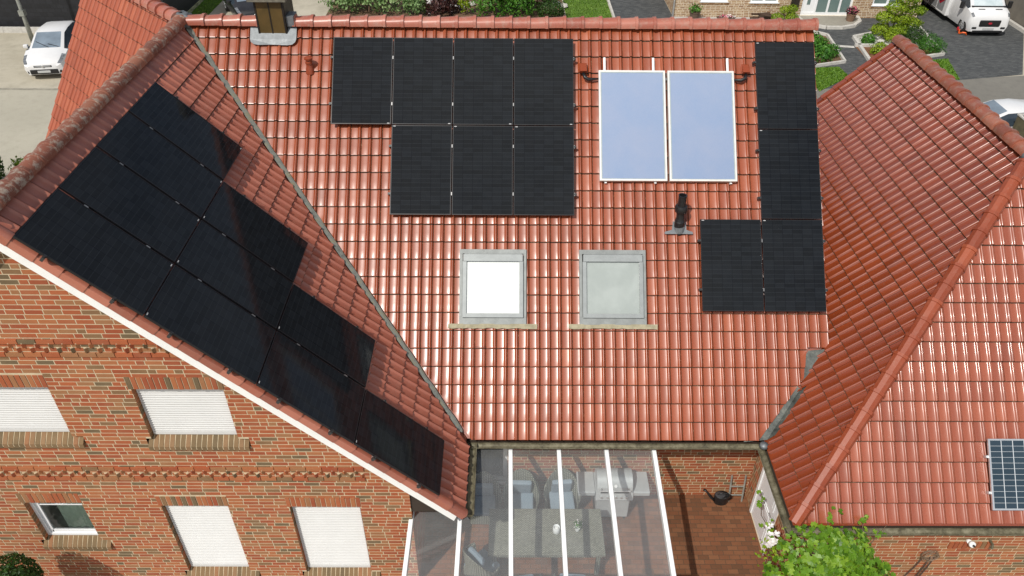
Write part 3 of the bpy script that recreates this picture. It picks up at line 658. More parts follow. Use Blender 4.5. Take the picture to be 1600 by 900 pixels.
# skylights
t = NT('white_blind'); t.bsdf((.88, .88, .88), .6); wb = t.mat
t = NT('grey_blind'); t.bsdf(t.ramp(t.noise(2, 3), [(.4, (.36, .39, .38)), (.6, (.42, .45, .44))]), .5); gb = t.mat
def roof_frame(x, v_, h): return Matrix(((1, 0, 0, 0), (0, 1, 0, 0), (0, 0, 1, 0), (0, 0, 0, 1)))
for (xc, bl, nm) in ((-.235, wb, 'skylight with a bright white blind'), (1.99, gb, 'skylight with a pale grey blind')):
    w = bpy.data.objects.new('roof_window', None); COL.objects.link(w); w.parent = house; base = F(xc, 5.15, 0); w.location = base - house.location; w['label'] = nm
    Mr = Matrix.Translation(base) @ Matrix(((1, 0, 0), (0, CA, -SA), (0, SA, CA))).to_4x4()   # local x across, y up-slope, z out
    B = lambda mb, lo, hi: mb.box(lo, hi, Mr)
    mb = MB(); B(mb, (-.62, -.70, -.05), (.62, -.56, .055)); B(mb, (-.62, .62, -.05), (.62, .70, .062)); B(mb, (-.62, -.56, -.05), (-.565, .62, .06)); B(mb, (.565, -.56, -.05), (.62, .62, .06))
    obj('flashing', mb, plain('dull_grey_flashing', (.22, .235, .23), .5, .25, .18, 6), w)
    mb = MB(); B(mb, (-.56, -.575, -.05), (-.49, .47, .10)); B(mb, (.49, -.575, -.05), (.56, .47, .10)); B(mb, (-.49, -.575, -.05), (.49, -.50, .096)); B(mb, (-.55, .47, -.05), (.55, .60, .118))
    B(mb, (-.53, .612, -.05), (.53, .618, .07)); obj('frame', mb, M['grey_alu'], w)
    mb = MB(); mb.poly([Mr @ V3(p) for p in ((-.49, -.50, .078), (.49, -.50, .078), (.49, .47, .078), (-.49, .47, .078))]); obj('pane', mb, glass_mat('skylight_glass', (.95, .97, .96), .02, .02), w)
    mb = MB(); mb.poly([Mr @ V3(p) for p in ((-.49, -.50, .062), (.49, -.50, .062), (.49, .47, .062), (-.49, .47, .062))]); obj('blind', mb, bl, w)
    mb = MB(); rg = random.Random(int(xc * 10) + 50); n = 18; top_ = []; bot_ = []
    for k in range(n + 1):
        a = -.82 + 1.64 * k / n; top_.append(Mr @ V3((a, -.69, .055 + .004 * math.sin(k)))); bot_.append(Mr @ V3((a, -.775 + rg.uniform(-.012, .012), .045 + .01 * (k % 2))))
    mb.loft([top_, bot_], closed=False); t = NT('buff_lead_apron'); t.bsdf(t.ramp(t.noise(9, 5), [(.35, (.26, .23, .15)), (.65, (.38, .34, .23))]), .8); obj('apron', mb, t.mat, w, smooth=True)

# ================================================================== HIPPED ANNEX
annex = thing('hipped_annex', 'lower brick building with hipped deep red tile roof beside the main house', 'annex', (9, 10, 0))
AX, AZ = 4.74, 2.295; HX = 9.13; HZ = AZ + (HX - AX) * TA; SY = 7.585; HY = SY + (HX - AX)
w_o = V3((HX, 0, HZ)); w_u = V3((0, 1, 0)); w_v = V3((-CA, 0, -SA)); wv = lambda x: (HX - x) / CA
yq = 9.98; vh = lambda y: (HY - y) / CA
bm = tile_mb(w_o, w_u, w_v, [(yq, vh(yq) + .02), (HY, .02), (17.62, .02), (17.62, wv(5.3)), (yq, wv(5.3))], 51, v_ph=wv(AX) - 24 * .332, u_ph=.02, flip=True)
bmb = tile_mb(w_o, w_u, w_v, [(SY + .03, wv(AX)), (9.21, wv(AX)), (yq, wv(AX + yq - 9.21)), (yq, vh(yq) + .02)], 53, v_ph=wv(AX) - 24 * .332, u_ph=.02, flip=True)
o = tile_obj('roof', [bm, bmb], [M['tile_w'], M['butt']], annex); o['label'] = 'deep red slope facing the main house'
s_o = V3((0, HY, HZ)); s_v = V3((0, -CA, -SA)); sv = (HY - SY) / CA
bm = tile_mb(s_o, V3((1, 0, 0)), s_v, [(HX, .03), (AX + .03, sv), (HX * 2 - AX, sv)], 52, tw=.19, v_ph=sv - 24 * .332, u_ph=.03)
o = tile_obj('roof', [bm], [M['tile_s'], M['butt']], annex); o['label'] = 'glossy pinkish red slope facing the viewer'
mb = MB(); q = .06; e2 = HX * 2 - AX
mb.poly([(HX, HY, HZ - q), (HX, 17.6, HZ - q), (AX, 17.6, AZ - q), (AX, SY, AZ - q)]); mb.poly([(HX, HY, HZ - q + .03), (HX, 17.6, HZ - q + .03), (e2, 17.6, AZ - q + .03), (e2, SY, AZ - q + .03)]); mb.poly([(HX, HY, HZ - q), (AX, SY, AZ - q), (e2, SY, AZ - q)])
obj('roof_deck', mb, M['tile_w'], annex)
obj('ridge_cap', cap_row((HX, 17.68, HZ + .05), (HX, HY - .05, HZ + .05), ROUND, .35, 61, flare=1.08), M['ridge_annex'], annex, sharp=45)
obj('hip_cap', cap_row((AX - .02, SY - .02, AZ + .045), (HX - .12, HY - .12, HZ - .06), FACET, .38, 62, flare=1.13), M['ridge_hip'], annex, sharp=25)
obj('hip_cap', cap_row((e2 + .02, SY - .02, AZ + .045), (HX + .12, HY - .12, HZ - .06), FACET, .38, 63), M['ridge_hip'], annex, sharp=25)
mb = MB(); mb.lathe([(0, .15), (.10, .13), (.17, .05), (.19, -.06)], (HX, HY - .08, HZ), 10); obj('ridge_flashing', mb, M['lead'], annex, smooth=True)
mb = MB(); rg = random.Random(5)
for j in range(24):      # verge tiles at the far end
    s0 = .02 + j * .332; s1 = s0 + .345; f = lambda s, y, h: w_o + w_v * s + V3((0, y, 0)) + V3((-SA, 0, CA)) * h
    if (w_o + w_v * s0).x < 5.2: break
    mb.hexa([f(s0, 17.56, -.09), f(s1, 17.56, -.08), f(s1, 17.70, -.08), f(s0, 17.70, -.09), f(s0, 17.56, .022), f(s1, 17.56, .046), f(s1, 17.70, .046), f(s0, 17.70, .022)], rg.random())
obj('verge_tile_row', mb, M['tile_w'], annex)
gutter((AX - .085, SY - .12, 2.20), (AX - .085, 9.22, 2.20), (-1, 0, 0), .062, parent=annex)
gutter((AX - .12, SY - .085, 2.20), (e2, SY - .085, 2.20), (0, -1, 0), .065, parent=annex)
dr = (8.48, 9.52, .02, 2.02)
mbw, P, rg = brick_mb((4.95, 0, 0), (0, 1, 0), (0, 0, 1), (7.93, 9.9), 0, 2.2, [dr], None, 71, out=(-1, 0, 0)); reveal(mbw, P, dr, .10, 1, rg)
obj('wall', mbw, [M['brick'], M['mortar']], annex)
lint = (7.82, 8.56, 1.12, 1.30)
mbw, P, rg = brick_mb((0, 7.93, 0), (1, 0, 0), (0, 0, 1), (4.95, 13.3), 0, 2.2, [lint], None, 72, out=(0, -1, 0))
mbw.poly([P(lint[0], lint[2], 0), P(lint[1], lint[2], 0), P(lint[1], lint[3], 0), P(lint[0], lint[3], 0)], .5, 1); soldiers(mbw, P, rg, lint[0], lint[1], lint[2], .175, .03)
obj('wall', mbw, [M['brick'], M['mortar']], annex)
mb = MB(); mb.poly([(5.9, 17.5, 0), (13.3, 17.5, 0), (13.3, 17.5, 2.3), (HX, 17.5, HZ - .15), (5.9, 17.5, 3.3)]); mb.poly([(13.3, 7.93, 0), (13.3, 17.5, 0), (13.3, 17.5, 2.3), (13.3, 7.93, 2.3)]); obj('wall', mb, M['brick'], annex)
mb = MB(); mb.box((AX - .02, 7.6, 2.10), (4.95, 9.4, 2.14)); mb.box((AX, SY, 2.105), (13.3, 7.93, 2.145)); obj('soffit', mb, M['soffit'], annex)
d = bpy.data.objects.new('door', None); COL.objects.link(d); d.parent = annex; d.location = V3((4.95, 9.0, 0)) - annex.location
mb = MB(); y0, y1, z0, z1 = dr; x = 4.96
for (a, b_, c, e_) in ((y0, y0 + .07, z0, z1), (y1 - .07, y1, z0, z1), (y0 + .07, y1 - .07, z1 - .07, z1)): mb.box((x - .02, a, c), (x + .06, b_, e_))
obj('frame', mb, M['pvc'], d)
mb = MB(); mb.box((x, y0 + .07, z0), (x + .05, y1 - .07, z1 - .07))
for c in (.12, 1.08): mb.box((x - .012, y0 + .19, c), (x, y1 - .19, c + .78)); mb.box((x - .018, y0 + .25, c + .06), (x - .012, y1 - .25, c + .72))
obj('leaf', mb, M['pvc'], d)
mb = MB(); mb.tube([(x - .05, y0 + .13, 1.02), (x - .05, y0 + .24, 1.02)], .011, 8); mb.tube([(x, y0 + .13, 1.02), (x - .05, y0 + .13, 1.02)], .011, 8); obj('handle', mb, M['silver'], d)

# ================================================================== SOLAR PANELS
PW, PH = 1.134, 1.722
def panel_proto():
    root = thing('solar_module', 'x', 'solar panel', group='black solar panels on the house roofs')
    w, h = PW / 2, PH / 2; mb = MB(); z0, z1 = -.035, .0
    for lo, hi in (((-w, -h, z0), (w, -h + .014, z1)), ((-w, h - .014, z0), (w, h, z1)), ((-w, -h + .014, z0), (-w + .014, h - .014, z1)), ((w - .014, -h + .014, z0), (w, h - .014, z1))): mb.box(lo, hi)
    mb.poly([(-w + .01, -h + .01, z0 + .01), (w - .01, -h + .01, z0 + .01), (w - .01, h - .01, z0 + .01), (-w + .01, h - .01, z0 + .01)])
    obj('frame', mb, M['dark_frame'], root)
    mb = MB(); a, b_ = w - .014, h - .014; mb.poly([(-a, -b_, -.004), (a, -b_, -.004), (a, b_, -.004), (-a, b_, -.004)], uv=[(0, 0), (1, 0), (1, 1), (0, 1)])
    obj('glass', mb, M['cells'], root)
    for y in (-.46, .46):
        mb = MB(); mb.box((-w - .01, y - .02, z0 - .045), (w + .012, y + .02, z0 - .002)); obj('rail', mb, M['silver'], root)
        mb = MB(); mb.box((w + .002, y - .03, -.03), (w + .018, y + .03, .003)); obj('clamp', mb, M['clamp'], root)
    return root
proto = panel_proto()
mb = MB(); mb.box((-.022, -.007, -.002), (.022, .007, .0012)); stk = obj('sticker', mb, M['sticker'], proto)
mb = MB()
for y in (-.46, .46): pass
def end_clamp():
    mb = MB(); mb.box((-.05, -.02, -.08), (-.002, .02, -.01)); mb.box((-.024, -.02, -.01), (.006, .02, .004)); mb.tube([(-.032, 0, -.012), (-.032, 0, .012)], .010, 8); return mb
ecl = obj('end_clamp', end_clamp(), M['clamp_dark'], None)
first = [True]
def put_panel(org, u, v, i, j, gw, gh, label, st, ends=(False, False)):
    """org: top-left corner of the array (panel face); u across, v down the slope"""
    u, v = V3(u), V3(v); n = u.cross(-v).normalized()
    c = V3(org) + u * (i * gw + PW / 2) + v * (j * gh + PH / 2)
    Mx = Matrix((( u.x, -v.x, n.x, c.x), (u.y, -v.y, n.y, c.y), (u.z, -v.z, n.z, c.z), (0, 0, 0, 1)))
    if first[0]:
        first[0] = False; r = proto; r.matrix_world = Mx; r['label'] = label
    else: r = copy_tree(proto, label, matrix=Mx, skip=('end_clamp',))
    s = [c_ for c_ in r.children if c_.name.startswith('sticker')][0]
    s.location = (PW / 2 - .05, -PH / 2 + .018, 0) if st == 'br' else (-PW / 2 + .05, PH / 2 - .018, 0)
    for k, e in enumerate(ends):
        if e:
            for y in (-.46, .46):
                q = ecl.copy(); COL.objects.link(q); q.parent = r; sg = -1 if k == 0 else 1
                q.location = (sg * PW / 2, y, 0)
                if k: q.rotation_euler = (0, 0, math.pi)
    return r
u, v = V3((1, 0, 0)), V3((0, -CA, -SA)); oA = V3((-3.319, 14.602, 7.786)); gw, gh = 1.154, 1.742
rowA = ['black solar panel nearest the chimney, overhanging the end of the seven-panel block', 'black solar panel second from the chimney in the top row of the seven-panel block', 'black solar panel third from the chimney in the top row of the seven-panel block', 'black solar panel at the top corner nearest the blue collectors in the seven-panel block']
for i in range(4): put_panel(oA, u, v, i, 0, gw, gh, rowA[i], 'br', (i == 0, i == 3))
rowB = ['black solar panel at the valley end of the lower row of the seven-panel block', 'black solar panel in the middle of the lower row of the seven-panel block', 'black solar panel at the collector end of the lower row of the seven-panel block']
for i in range(3): put_panel(oA, u, v, i + 1, 1, gw, gh, rowB[i], 'tl', (i == 0, i == 2))
oB = oA + u * 6.949 + v * .041
for i, j, lb in ((1, 0, 'black solar panel at the ridge end of the column along the roof edge'), (1, 1, 'black solar panel second from the ridge in the column along the roof edge'), (1, 2, 'black solar panel lowest in the column along the roof edge'), (0, 2, 'black solar panel beside the black flue pipe, nearest it')):
    put_panel(oB, u, v, i, j, gw, gh, lb, 'tl', (not (i == 1 and j == 2), i == 1))
oL = V3((-5.914, 7.702, 7.791)); uL, vL = V3((0, 1, 0)), V3((CA, 0, -SA)); gl, gL = 1.1797, 1.7383
names = {0: ['at the gable edge', 'second from the gable edge', 'third from the gable edge', 'farthest from the gable edge'], 1: ['at the gable edge', 'in the middle', 'farthest from the gable edge'], 2: ['at the gable edge', 'farther from the gable edge'], 3: ['']}
rows = ['row next to the mossy ridge', 'second row below the mossy ridge', 'third row below the mossy ridge']
for r_ in range(4):
    for k in range(4 - r_):
        lb = f'black solar panel {names[r_][k]} in the {rows[r_]}' if r_ < 3 else 'single black solar panel at the low tip of the gable wing array'
        put_panel(oL, uL, vL, k, r_, gl, gL, lb, 'tl' if r_ else 'br', (k == 0, k == 3 - r_))
bpy.data.objects.remove(ecl)
# silver framed panel on the annex
aw, ah = 1.76, 1.145
pS = thing('solar_module', 'blue grey solar panel with silver frame and white grid on the annex roof', 'solar panel')
n = V3((0, -SA, CA)); c = V3((8.028 + aw / 2, 0, 0)); yS = 8.555; yM = yS - ah / 2 * CA; c = V3((7.955 + aw / 2, yM, HZ - (HY - yM) * TA))
pS.matrix_world = Matrix(((1, 0, 0, c.x), (0, CA, -SA, c.y), (0, SA, CA, c.z), (0, 0, 0, 1))) @ Matrix.Translation((0, 0, .13))
mb = MB(); w, h = aw / 2, ah / 2
for lo, hi in (((-w, -h, -.035), (w, -h + .025, 0)), ((-w, h - .025, -.035), (w, h, 0)), ((-w, -h + .025, -.035), (-w + .025, h - .025, 0)), ((w - .025, -h + .025, -.035), (w, h - .025, 0))): mb.box(lo, hi)
obj('frame', mb, M['silver'], pS, world=False)
mb = MB(); a, b_ = w - .025, h - .025; mb.poly([(-a, -b_, -.004), (a, -b_, -.004), (a, b_, -.004), (-a, b_, -.004)], uv=[(0, 0), (1, 0), (1, 1), (0, 1)]); obj('glass', mb, M['cells_blue'], pS, world=False)
for y in (-.3, .28):
    mb = MB(); mb.box((-w - .03, y - .02, -.10), (w, y + .02, -.037)); obj('rail', mb, M['silver'], pS, world=False)
# solar thermal collectors
def collector(x0, lb, hooks):
    w, h = 1.272, 2.17
    r = thing('solar_collector', lb, 'collector', group='flat plate collectors between the panel blocks')
    c = F(x0 + w / 2, .965 + h / 2, .115); r.matrix_world = Matrix(((1, 0, 0, c.x), (0, CA, -SA, c.y), (0, SA, CA, c.z), (0, 0, 0, 1)))
    w /= 2; h /= 2; mb = MB(); f = .032
    for lo, hi in (((-w, -h, -.09), (w, -h + f, 0)), ((-w, h - f, -.09), (w, h, 0)), ((-w, -h + f, -.09), (-w + f, h - f, 0)), ((w - f, -h + f, -.09), (w, h - f, 0))): mb.box(lo, hi)
    obj('frame', mb, plain('pale_alu_frame', (.72, .70, .66), .4, .3, .06, 6), r, world=False)
    mb = MB(); mb.poly([(-w + f, -h + f, -.006), (w - f, -h + f, -.006), (w - f, h - f, -.006), (-w + f, h - f, -.006)]); obj('glass', mb, M['collector'], r, world=False)
    mb = MB(); g_ = .02
    for lo, hi in (((-w + f, -h + f, -.0055), (w - f, -h + f + g_ * .6, -.003)), ((-w + f, h - f - g_, -.0055), (w - f, h - f, -.003)), ((-w + f, -h + f + g_ * .6, -.0055), (-w + f + g_, h - f - g_, -.003)), ((w - f - g_, -h + f + g_ * .6, -.0055), (w - f, h - f - g_, -.003))): mb.box(lo, hi)
    obj('seal', mb, plain('grey_green_seal', (.30, .36, .38), .5), r, world=False)
    for hx in hooks:
        mb = MB(); mb.box((hx - .02, h - .01, -.055), (hx + .02, h + .27, -.035)); obj('bracket', mb, M['alu'], r, world=False); mb = MB(); mb.box((hx - .02, -h - .02, -.13), (hx + .02, -h + .04, -.085)); mb.box((hx - .02, -h - .035, -.13), (hx + .02, -h - .02, -.05)); obj('bracket', mb, M['alu'], r, world=False)
    return r
collector(1.765, 'blue glazed solar collector beside the seven-panel block', (-.52, .42))
collector(3.085, 'blue glazed solar collector nearer the roof edge column', (.53,))
for (x, s, lb) in ((1.47, 1, 'black hose stub with red tile boot beside the collector near the seven-panel block'), (4.60, -1, 'black hose stub with red tile boot beside the collector near the edge column')):
    h = thing('hose_connection', lb, 'pipe', F(x, 1.0, 0), group='collector hose connections')
    mb = MB(); c = [F(x - .075, .80, .05), F(x + .075, .80, .05), F(x + .075, 1.0, .05), F(x - .075, 1.0, .05), F(x - .05, .82, .07), F(x + .05, .82, .07), F(x + .065, 1.0, .15), F(x - .065, 1.0, .15)]
    mb.hexa(c); obj('tile_boot', mb, M['ridge_hip'], h)
    mb = MB(); mb.tube([F(x, 1.02, .09), F(x + .03 * s, 1.11, .11), F(x + .10 * s, 1.14, .09), F(x + .30 * s, 1.12, .07)], [.03, .035, .034, .016], 10); obj('hose', mb, M['black'], h, smooth=True)
mb = MB(); mb.tube([F(3.03, 1.12, .06), F(3.09, 1.12, .06)], .018, 8); mb.tube([F(3.045, 1.12, .06), F(3.075, 1.12, .06)], .03, 8)
tag(obj('pipe_coupling', mb, M['clamp']), 'small metal pipe coupling joining the two blue collectors', 'pipe')
#PART2
# ================================================================== GROUND
def sheet(name, pts, z, mat, kind='structure', th=0):
    mb = MB(); mb.poly([(x, y, z) for x, y in pts]); o = struct(name, mb, mat, kind)
    return o
M['conc'] = ground_mat('pale_worn_concrete', (.37, .335, .26), (.49, .45, .36), (.29, .265, .205), .22, 1.3, 60)
M['asph'] = ground_mat('grey_asphalt', (.17, .16, .14), (.20, .19, .165), (.14, .135, .12), .3, 3, 90)
M['soil'] = ground_mat('brown_soil', (.12, .075, .045), (.18, .11, .065), (.08, .05, .03), .8, 6, 40)
M['gravel'] = ground_mat('pale_gravel', (.42, .41, .38), (.52, .50, .47), (.24, .23, .21), 2, 18, 30, 1.)
M['lawn'] = ground_mat('lawn_soil', (.07, .13, .015), (.10, .17, .022), (.05, .10, .012), .5, 5, 70)
M['anth'] = paver_mat('anthracite_pavers', [(0, (.060, .064, .066)), (.5, (.088, .092, .093)), (1, (.125, .128, .126))], (.045, .045, .042), .2, .1, .005)
M['patio'] = paver_mat('brick_patio', [(0, (.135, .062, .031)), (.45, (.205, .078, .036)), (1, (.245, .105, .05))], (.085, .055, .033), .2, .1, .005, rot=0)
M['kerb'] = plain('pale_kerb_stone', (.50, .48, .44), .85, 0, .15, 6, .3, .2)
M['kerb_moss'] = plain('mossy_kerb', (.30, .30, .17), .9, 0, .5, 3, .2, .2)
sheet('ground', [(-220, -120), (220, -120), (220, 260), (-220, 260)], 0, M['conc'])
sheet('street', [(-220, 22.6), (13.0, 22.6), (13.0, 30.2), (-220, 30.2)], .004, ground_mat('pale_street', (.38, .355, .285), (.44, .41, .33), (.33, .305, .245), .2, 2.5, 70))
sheet('street', [(10, 22.4), (220, 22.4), (220, 32.4), (22.8, 32.4), (10, 30.45)], .008, M['asph'])
sheet('street_edge', [(-60, 30.1), (-9, 30.1), (-9, 30.28), (-60, 30.28)], .012, plain('dark_joint_strip', (.29, .27, .215), .9, 0, .3, 3))
sheet('asphalt_patch', [(-18.6, 30.28), (-17.4, 31.9), (-13.5, 31.9), (-13.5, 30.28)], .008, ground_mat('patched_asphalt', (.27, .25, .195), (.32, .295, .23), (.2, .185, .145), .5, 3, 80))
sheet('patio', [(-1.56, 3.2), (5.4, 3.2), (5.4, 9.9), (-1.56, 9.9)], .004, M['patio'])
sheet('front_yard', [(-11.3, 2.0), (-1.9, 2.0), (-1.9, 7.9), (-11.3, 7.9)], .004, M['gravel'])
sheet('driveway', [(5.6, 38.5), (8.6, 38.5), (8.6, 60), (5.6, 60)], .004, M['anth'])
sheet('driveway', [(13.2, 30.75), (19.75, 31.85), (22.8, 32.5), (25.75, 37.9), (25.75, 58), (21.3, 58), (21.3, 40.0), (13.2, 40.0)], .010, M['anth'])
sheet('garden_bed', [(-9.3, 36.5), (3.0, 36.5), (3.0, 52), (-9.3, 52)], .004, M['soil'])
sheet('gravel_bed', [(8.62, 37), (15.2, 37), (15.2, 40), (8.62, 40)], .014, M['gravel'])
def grass(name, pts, n, seed, h=.05, z=.012):
    """short blades over a convex polygon, one object"""
    rg = random.Random(seed); mb = MB(); mb.poly([(x, y, z) for x, y in pts], .4, 1)
    xs = [p[0] for p in pts]; ys = [p[1] for p in pts]
    def inside(x, y):
        s = 0
        for i in range(len(pts)):
            (ax, ay), (bx, by) = pts[i], pts[(i + 1) % len(pts)]; c = (bx - ax) * (y - ay) - (by - ay) * (x - ax)
            if c * s < 0: return False
            s = s or c
        return True
    k = 0
    while k < n:
        x, y = rg.uniform(min(xs), max(xs)), rg.uniform(min(ys), max(ys))
        if not inside(x, y): continue
        k += 1; a = rg.uniform(0, 6.28); w = .025; hh = h * rg.uniform(.5, 1.3); c, s = math.cos(a) * w, math.sin(a) * w
        mb.poly([(x - c, y - s, z), (x + c, y + s, z), (x + s * 1.2, y - c * 1.2, z + hh)], rg.random())
    return struct(name, mb, [LF['grass'], M['lawn']], 'stuff')
LF = {}
LF['grass'] = leaf_mat('grass_blades', (.06, .15, .008), (.11, .24, .014), (.19, .32, .025))
LF['vine'] = leaf_mat('vine_leaf', (.05, .13, .006), (.12, .25, .012), (.24, .38, .03), .42, .3)
LF['yew'] = leaf_mat('dark_needles', (.016, .045, .006), (.035, .085, .011), (.07, .14, .02))
LF['green'] = leaf_mat('mid_green_leaf', (.025, .10, .010), (.06, .19, .018), (.12, .28, .03))
LF['pale'] = leaf_mat('pale_green_leaf', (.10, .19, .06), (.19, .31, .11), (.32, .44, .19))
LF['lime'] = leaf_mat('lime_leaf', (.10, .19, .008), (.20, .30, .012), (.33, .42, .025))
LF['dark_red'] = leaf_mat('dark_red_leaf', (.020, .010, .010), (.045, .018, .018), (.09, .03, .025))
LF['petal'] = plain('white_petal', (.80, .76, .74), .6, 0, .06, 30)
LF['pink'] = plain('pink_petal', (.50, .10, .16), .6, 0, .3, 30)
M['wood'] = plain('brown_bark', (.12, .075, .045), .85, 0, .3, 14)
grass('lawn', [(3.05, 36.5), (5.42, 36.5), (5.45, 58), (3.05, 58)], 9000, 1)
grass('lawn', [(13.14, 30.5), (14.95, 32.1), (14.89, 33.2), (13.2, 33.0)], 7000, 2, .05, .016)
grass('lawn', [(16.3, 32.0), (19.7, 31.85), (20.28, 34.3), (19.3, 34.1), (16.3, 33.5)], 9000, 3, .05, .016)
grass('moss_verge', [(-16.3, 37.5), (-15.3, 37.5), (-15.1, 58), (-16.2, 58)], 5000, 4, .04, .006)
# kerbs
def kerb(name, pts, label, cat='kerb', w=.12, h=.13, mat='kerb', closed=False, group='stone kerbs of the garden beds'):
    mb = MB(); n = len(pts)
    for i in range(n if closed else n - 1):
        a, b = V3((*pts[i], 0)), V3((*pts[(i + 1) % n], 0)); d = (b - a); L = d.length; d.normalize(); s = V3((-d.y, d.x, 0)) * w / 2; k = max(1, round(L / .9)); up = V3((0, 0, h))
        for q in range(k):
            p0, p1 = a + d * (L * q / k + .005), a + d * (L * (q + 1) / k - .005); b_ = .012
            mb.hexa([p0 - s, p1 - s, p1 + s, p0 + s, p0 - s * .86 + up, p1 - s * .86 + up, p1 + s * .86 + up, p0 + s * .86 + up], .5)
    return tag(obj(name, mb, M[mat]), label, cat, group)
kerb('bed_kerb', [(15.15, 37.7), (15.70, 37.25), (15.34, 33.75), (13.2, 33.0)], 'pale stone kerb around the green groundcover bed by the roof edge')
kerb('bed_kerb', [(16.9, 37.0), (18.2, 37.65), (20.8, 38.95), (20.3, 34.8), (18.4, 34.1), (16.5, 33.65)], 'pale angular kerb around the rockery with the cloud pruned tree', w=.16, closed=True)
kerb('bed_kerb', [(16.55, 35.85), (19.9, 35.8)], 'pale kerb dividing the rockery gravel from the brown soil', w=.16)
kerb('path_edging', [(15.42, 35.95), (16.5, 35.75)], 'pale stone strip crossing the anthracite path', 'kerb', w=.22, h=.03)
kerb('driveway_kerb', [(5.52, 38.5), (5.52, 58)], 'pale kerb between the lawn and the dark driveway', h=.06)
kerb('driveway_kerb', [(25.78, 36.2), (25.83, 52)], 'pale kerb at the foot of the grey boundary wall', w=.22, h=.16)
kerb('verge_kerb', [(-16.38, 37.3), (-16.3, 57)], 'mossy kerb along the dark building and green verge', w=.1, h=.10, mat='kerb_moss')
kerb('wall_kerb', [(-33, 36.95), (-17.2, 36.95)], 'low cream kerb beam in front of the dark building', w=.2, h=.24, mat='kerb')
sheet('gravel_bed', [(16.9, 36.9), (18.2, 37.55), (20.7, 38.8), (20.35, 35.85), (16.6, 35.9)], .018, M['gravel'])
sheet('soil_bed', [(16.55, 35.75), (20.3, 35.75), (20.25, 34.85), (18.4, 34.2), (16.52, 33.75)], .018, ground_mat('red_brown_mulch', (.16, .075, .035), (.22, .11, .055), (.11, .05, .025), 1, 8, 50, .8))
sheet('soil_bed', [(13.3, 33.1), (15.3, 33.85), (15.62, 37.2), (15.1, 37.6), (13.3, 37.6)], .018, M['soil'])

# ------------------------------------------------------------------ foliage
def leaves_mb(n, pos, size, seed, tone=None, normal=None, aspect=.6, mb=None):
    rg = random.Random(seed); mb = mb or MB()
    for k in range(n):
        p, nr = pos(rg); p = V3(p); nr = V3(nr) + V3((rg.gauss(0, .45), rg.gauss(0, .45), rg.gauss(0, .45)))
        if nr.length < .01: nr = V3((0, 0, 1))
        nr.normalize(); a = nr.orthogonal().normalized(); a = Matrix.Rotation(rg.uniform(0, 6.28), 3, nr) @ a; b = nr.cross(a); s = size * rg.uniform(.6, 1.35)
        t_ = min(1, max(0, (tone(p, rg) if tone else rg.random())))
        mb.poly([p - a * s * .5, p + b * s * aspect * .5 + nr * s * .06, p + a * s * .5, p - b * s * aspect * .5 + nr * s * .06], t_)
    return mb
def blob(c, r, rg, lump=.25, fill=.55, lobes=None):
    """random point in the outer part of a lumpy ellipsoid; returns (point, outward)"""
    while True:
        d = V3((rg.gauss(0, 1), rg.gauss(0, 1), rg.gauss(0, 1))).normalized()
        if d.z > -.75: break
    q = 1 + lump * (math.sin(3.1 * d.x + 5 * d.z + c[0]) * math.sin(4.3 * d.y + c[1]) + .6 * math.sin(9 * d.x + 7 * d.y + 3 * d.z))
    t_ = q * (fill + (1 - fill) * rg.random() ** .5)
    return (c[0] + d.x * r[0] * t_, c[1] + d.y * r[1] * t_, c[2] + d.z * r[2] * t_), d
def bush(name, label, cat, loc, blobs, n, size, mat, seed, group=None, stem=True, flowers=None, fmat=None, lump=.25, fill=.55, aspect=.6):
    """blobs: [(dx,dy,z,rx,ry,rz)] relative to loc"""
    root = thing(name, label, cat, (loc[0], loc[1], 0), None, group)
    tot = sum(b[3] * b[4] + b[4] * b[5] for b in blobs); mb = MB()
    for i, b in enumerate(blobs):
        c = (loc[0] + b[0], loc[1] + b[1], b[2]); rr = b[3:6]; nn = int(n * (b[3] * b[4] + b[4] * b[5]) / tot); off = random.Random(seed + i).uniform(-.18, .18)
        leaves_mb(nn, lambda rg: blob(c, rr, rg, lump, fill), size, seed * 31 + i, tone=lambda p, rg: rg.gauss(.5 + off, .22), mb=mb, aspect=aspect)
    mb.v = [(x, y, max(z, .03)) for x, y, z in mb.v]
    o = obj('foliage', mb, LF[mat], root)
    if stem:
        mb = MB(); rg = random.Random(seed)
        for i, b in enumerate(blobs[:8]):
            mb.tube([(loc[0] + b[0] * .2, loc[1] + b[1] * .2, 0), (loc[0] + b[0] * .6, loc[1] + b[1] * .6, b[2] * .6), (loc[0] + b[0], loc[1] + b[1], b[2])], [.05, .035, .015], 6)
        obj('stem', mb, M['wood'], root)
    if flowers:
        mb = MB(); rg = random.Random(seed + 5)
        for _ in range(flowers):
            b = rg.choice(blobs); p, d = blob((loc[0] + b[0], loc[1] + b[1], b[2]), b[3:6], rg, lump, .98)
            for q in range(6):
                e = V3(p) + V3((rg.gauss(0, .035), rg.gauss(0, .035), .04 + rg.gauss(0, .025))); mb.poly([e + V3((.06, 0, 0)), e + V3((0, .06, .012)), e - V3((.06, 0, 0)), e - V3((0, .06, -.01))], rg.random())
        obj('blossom', mb, fmat, root)
    return root
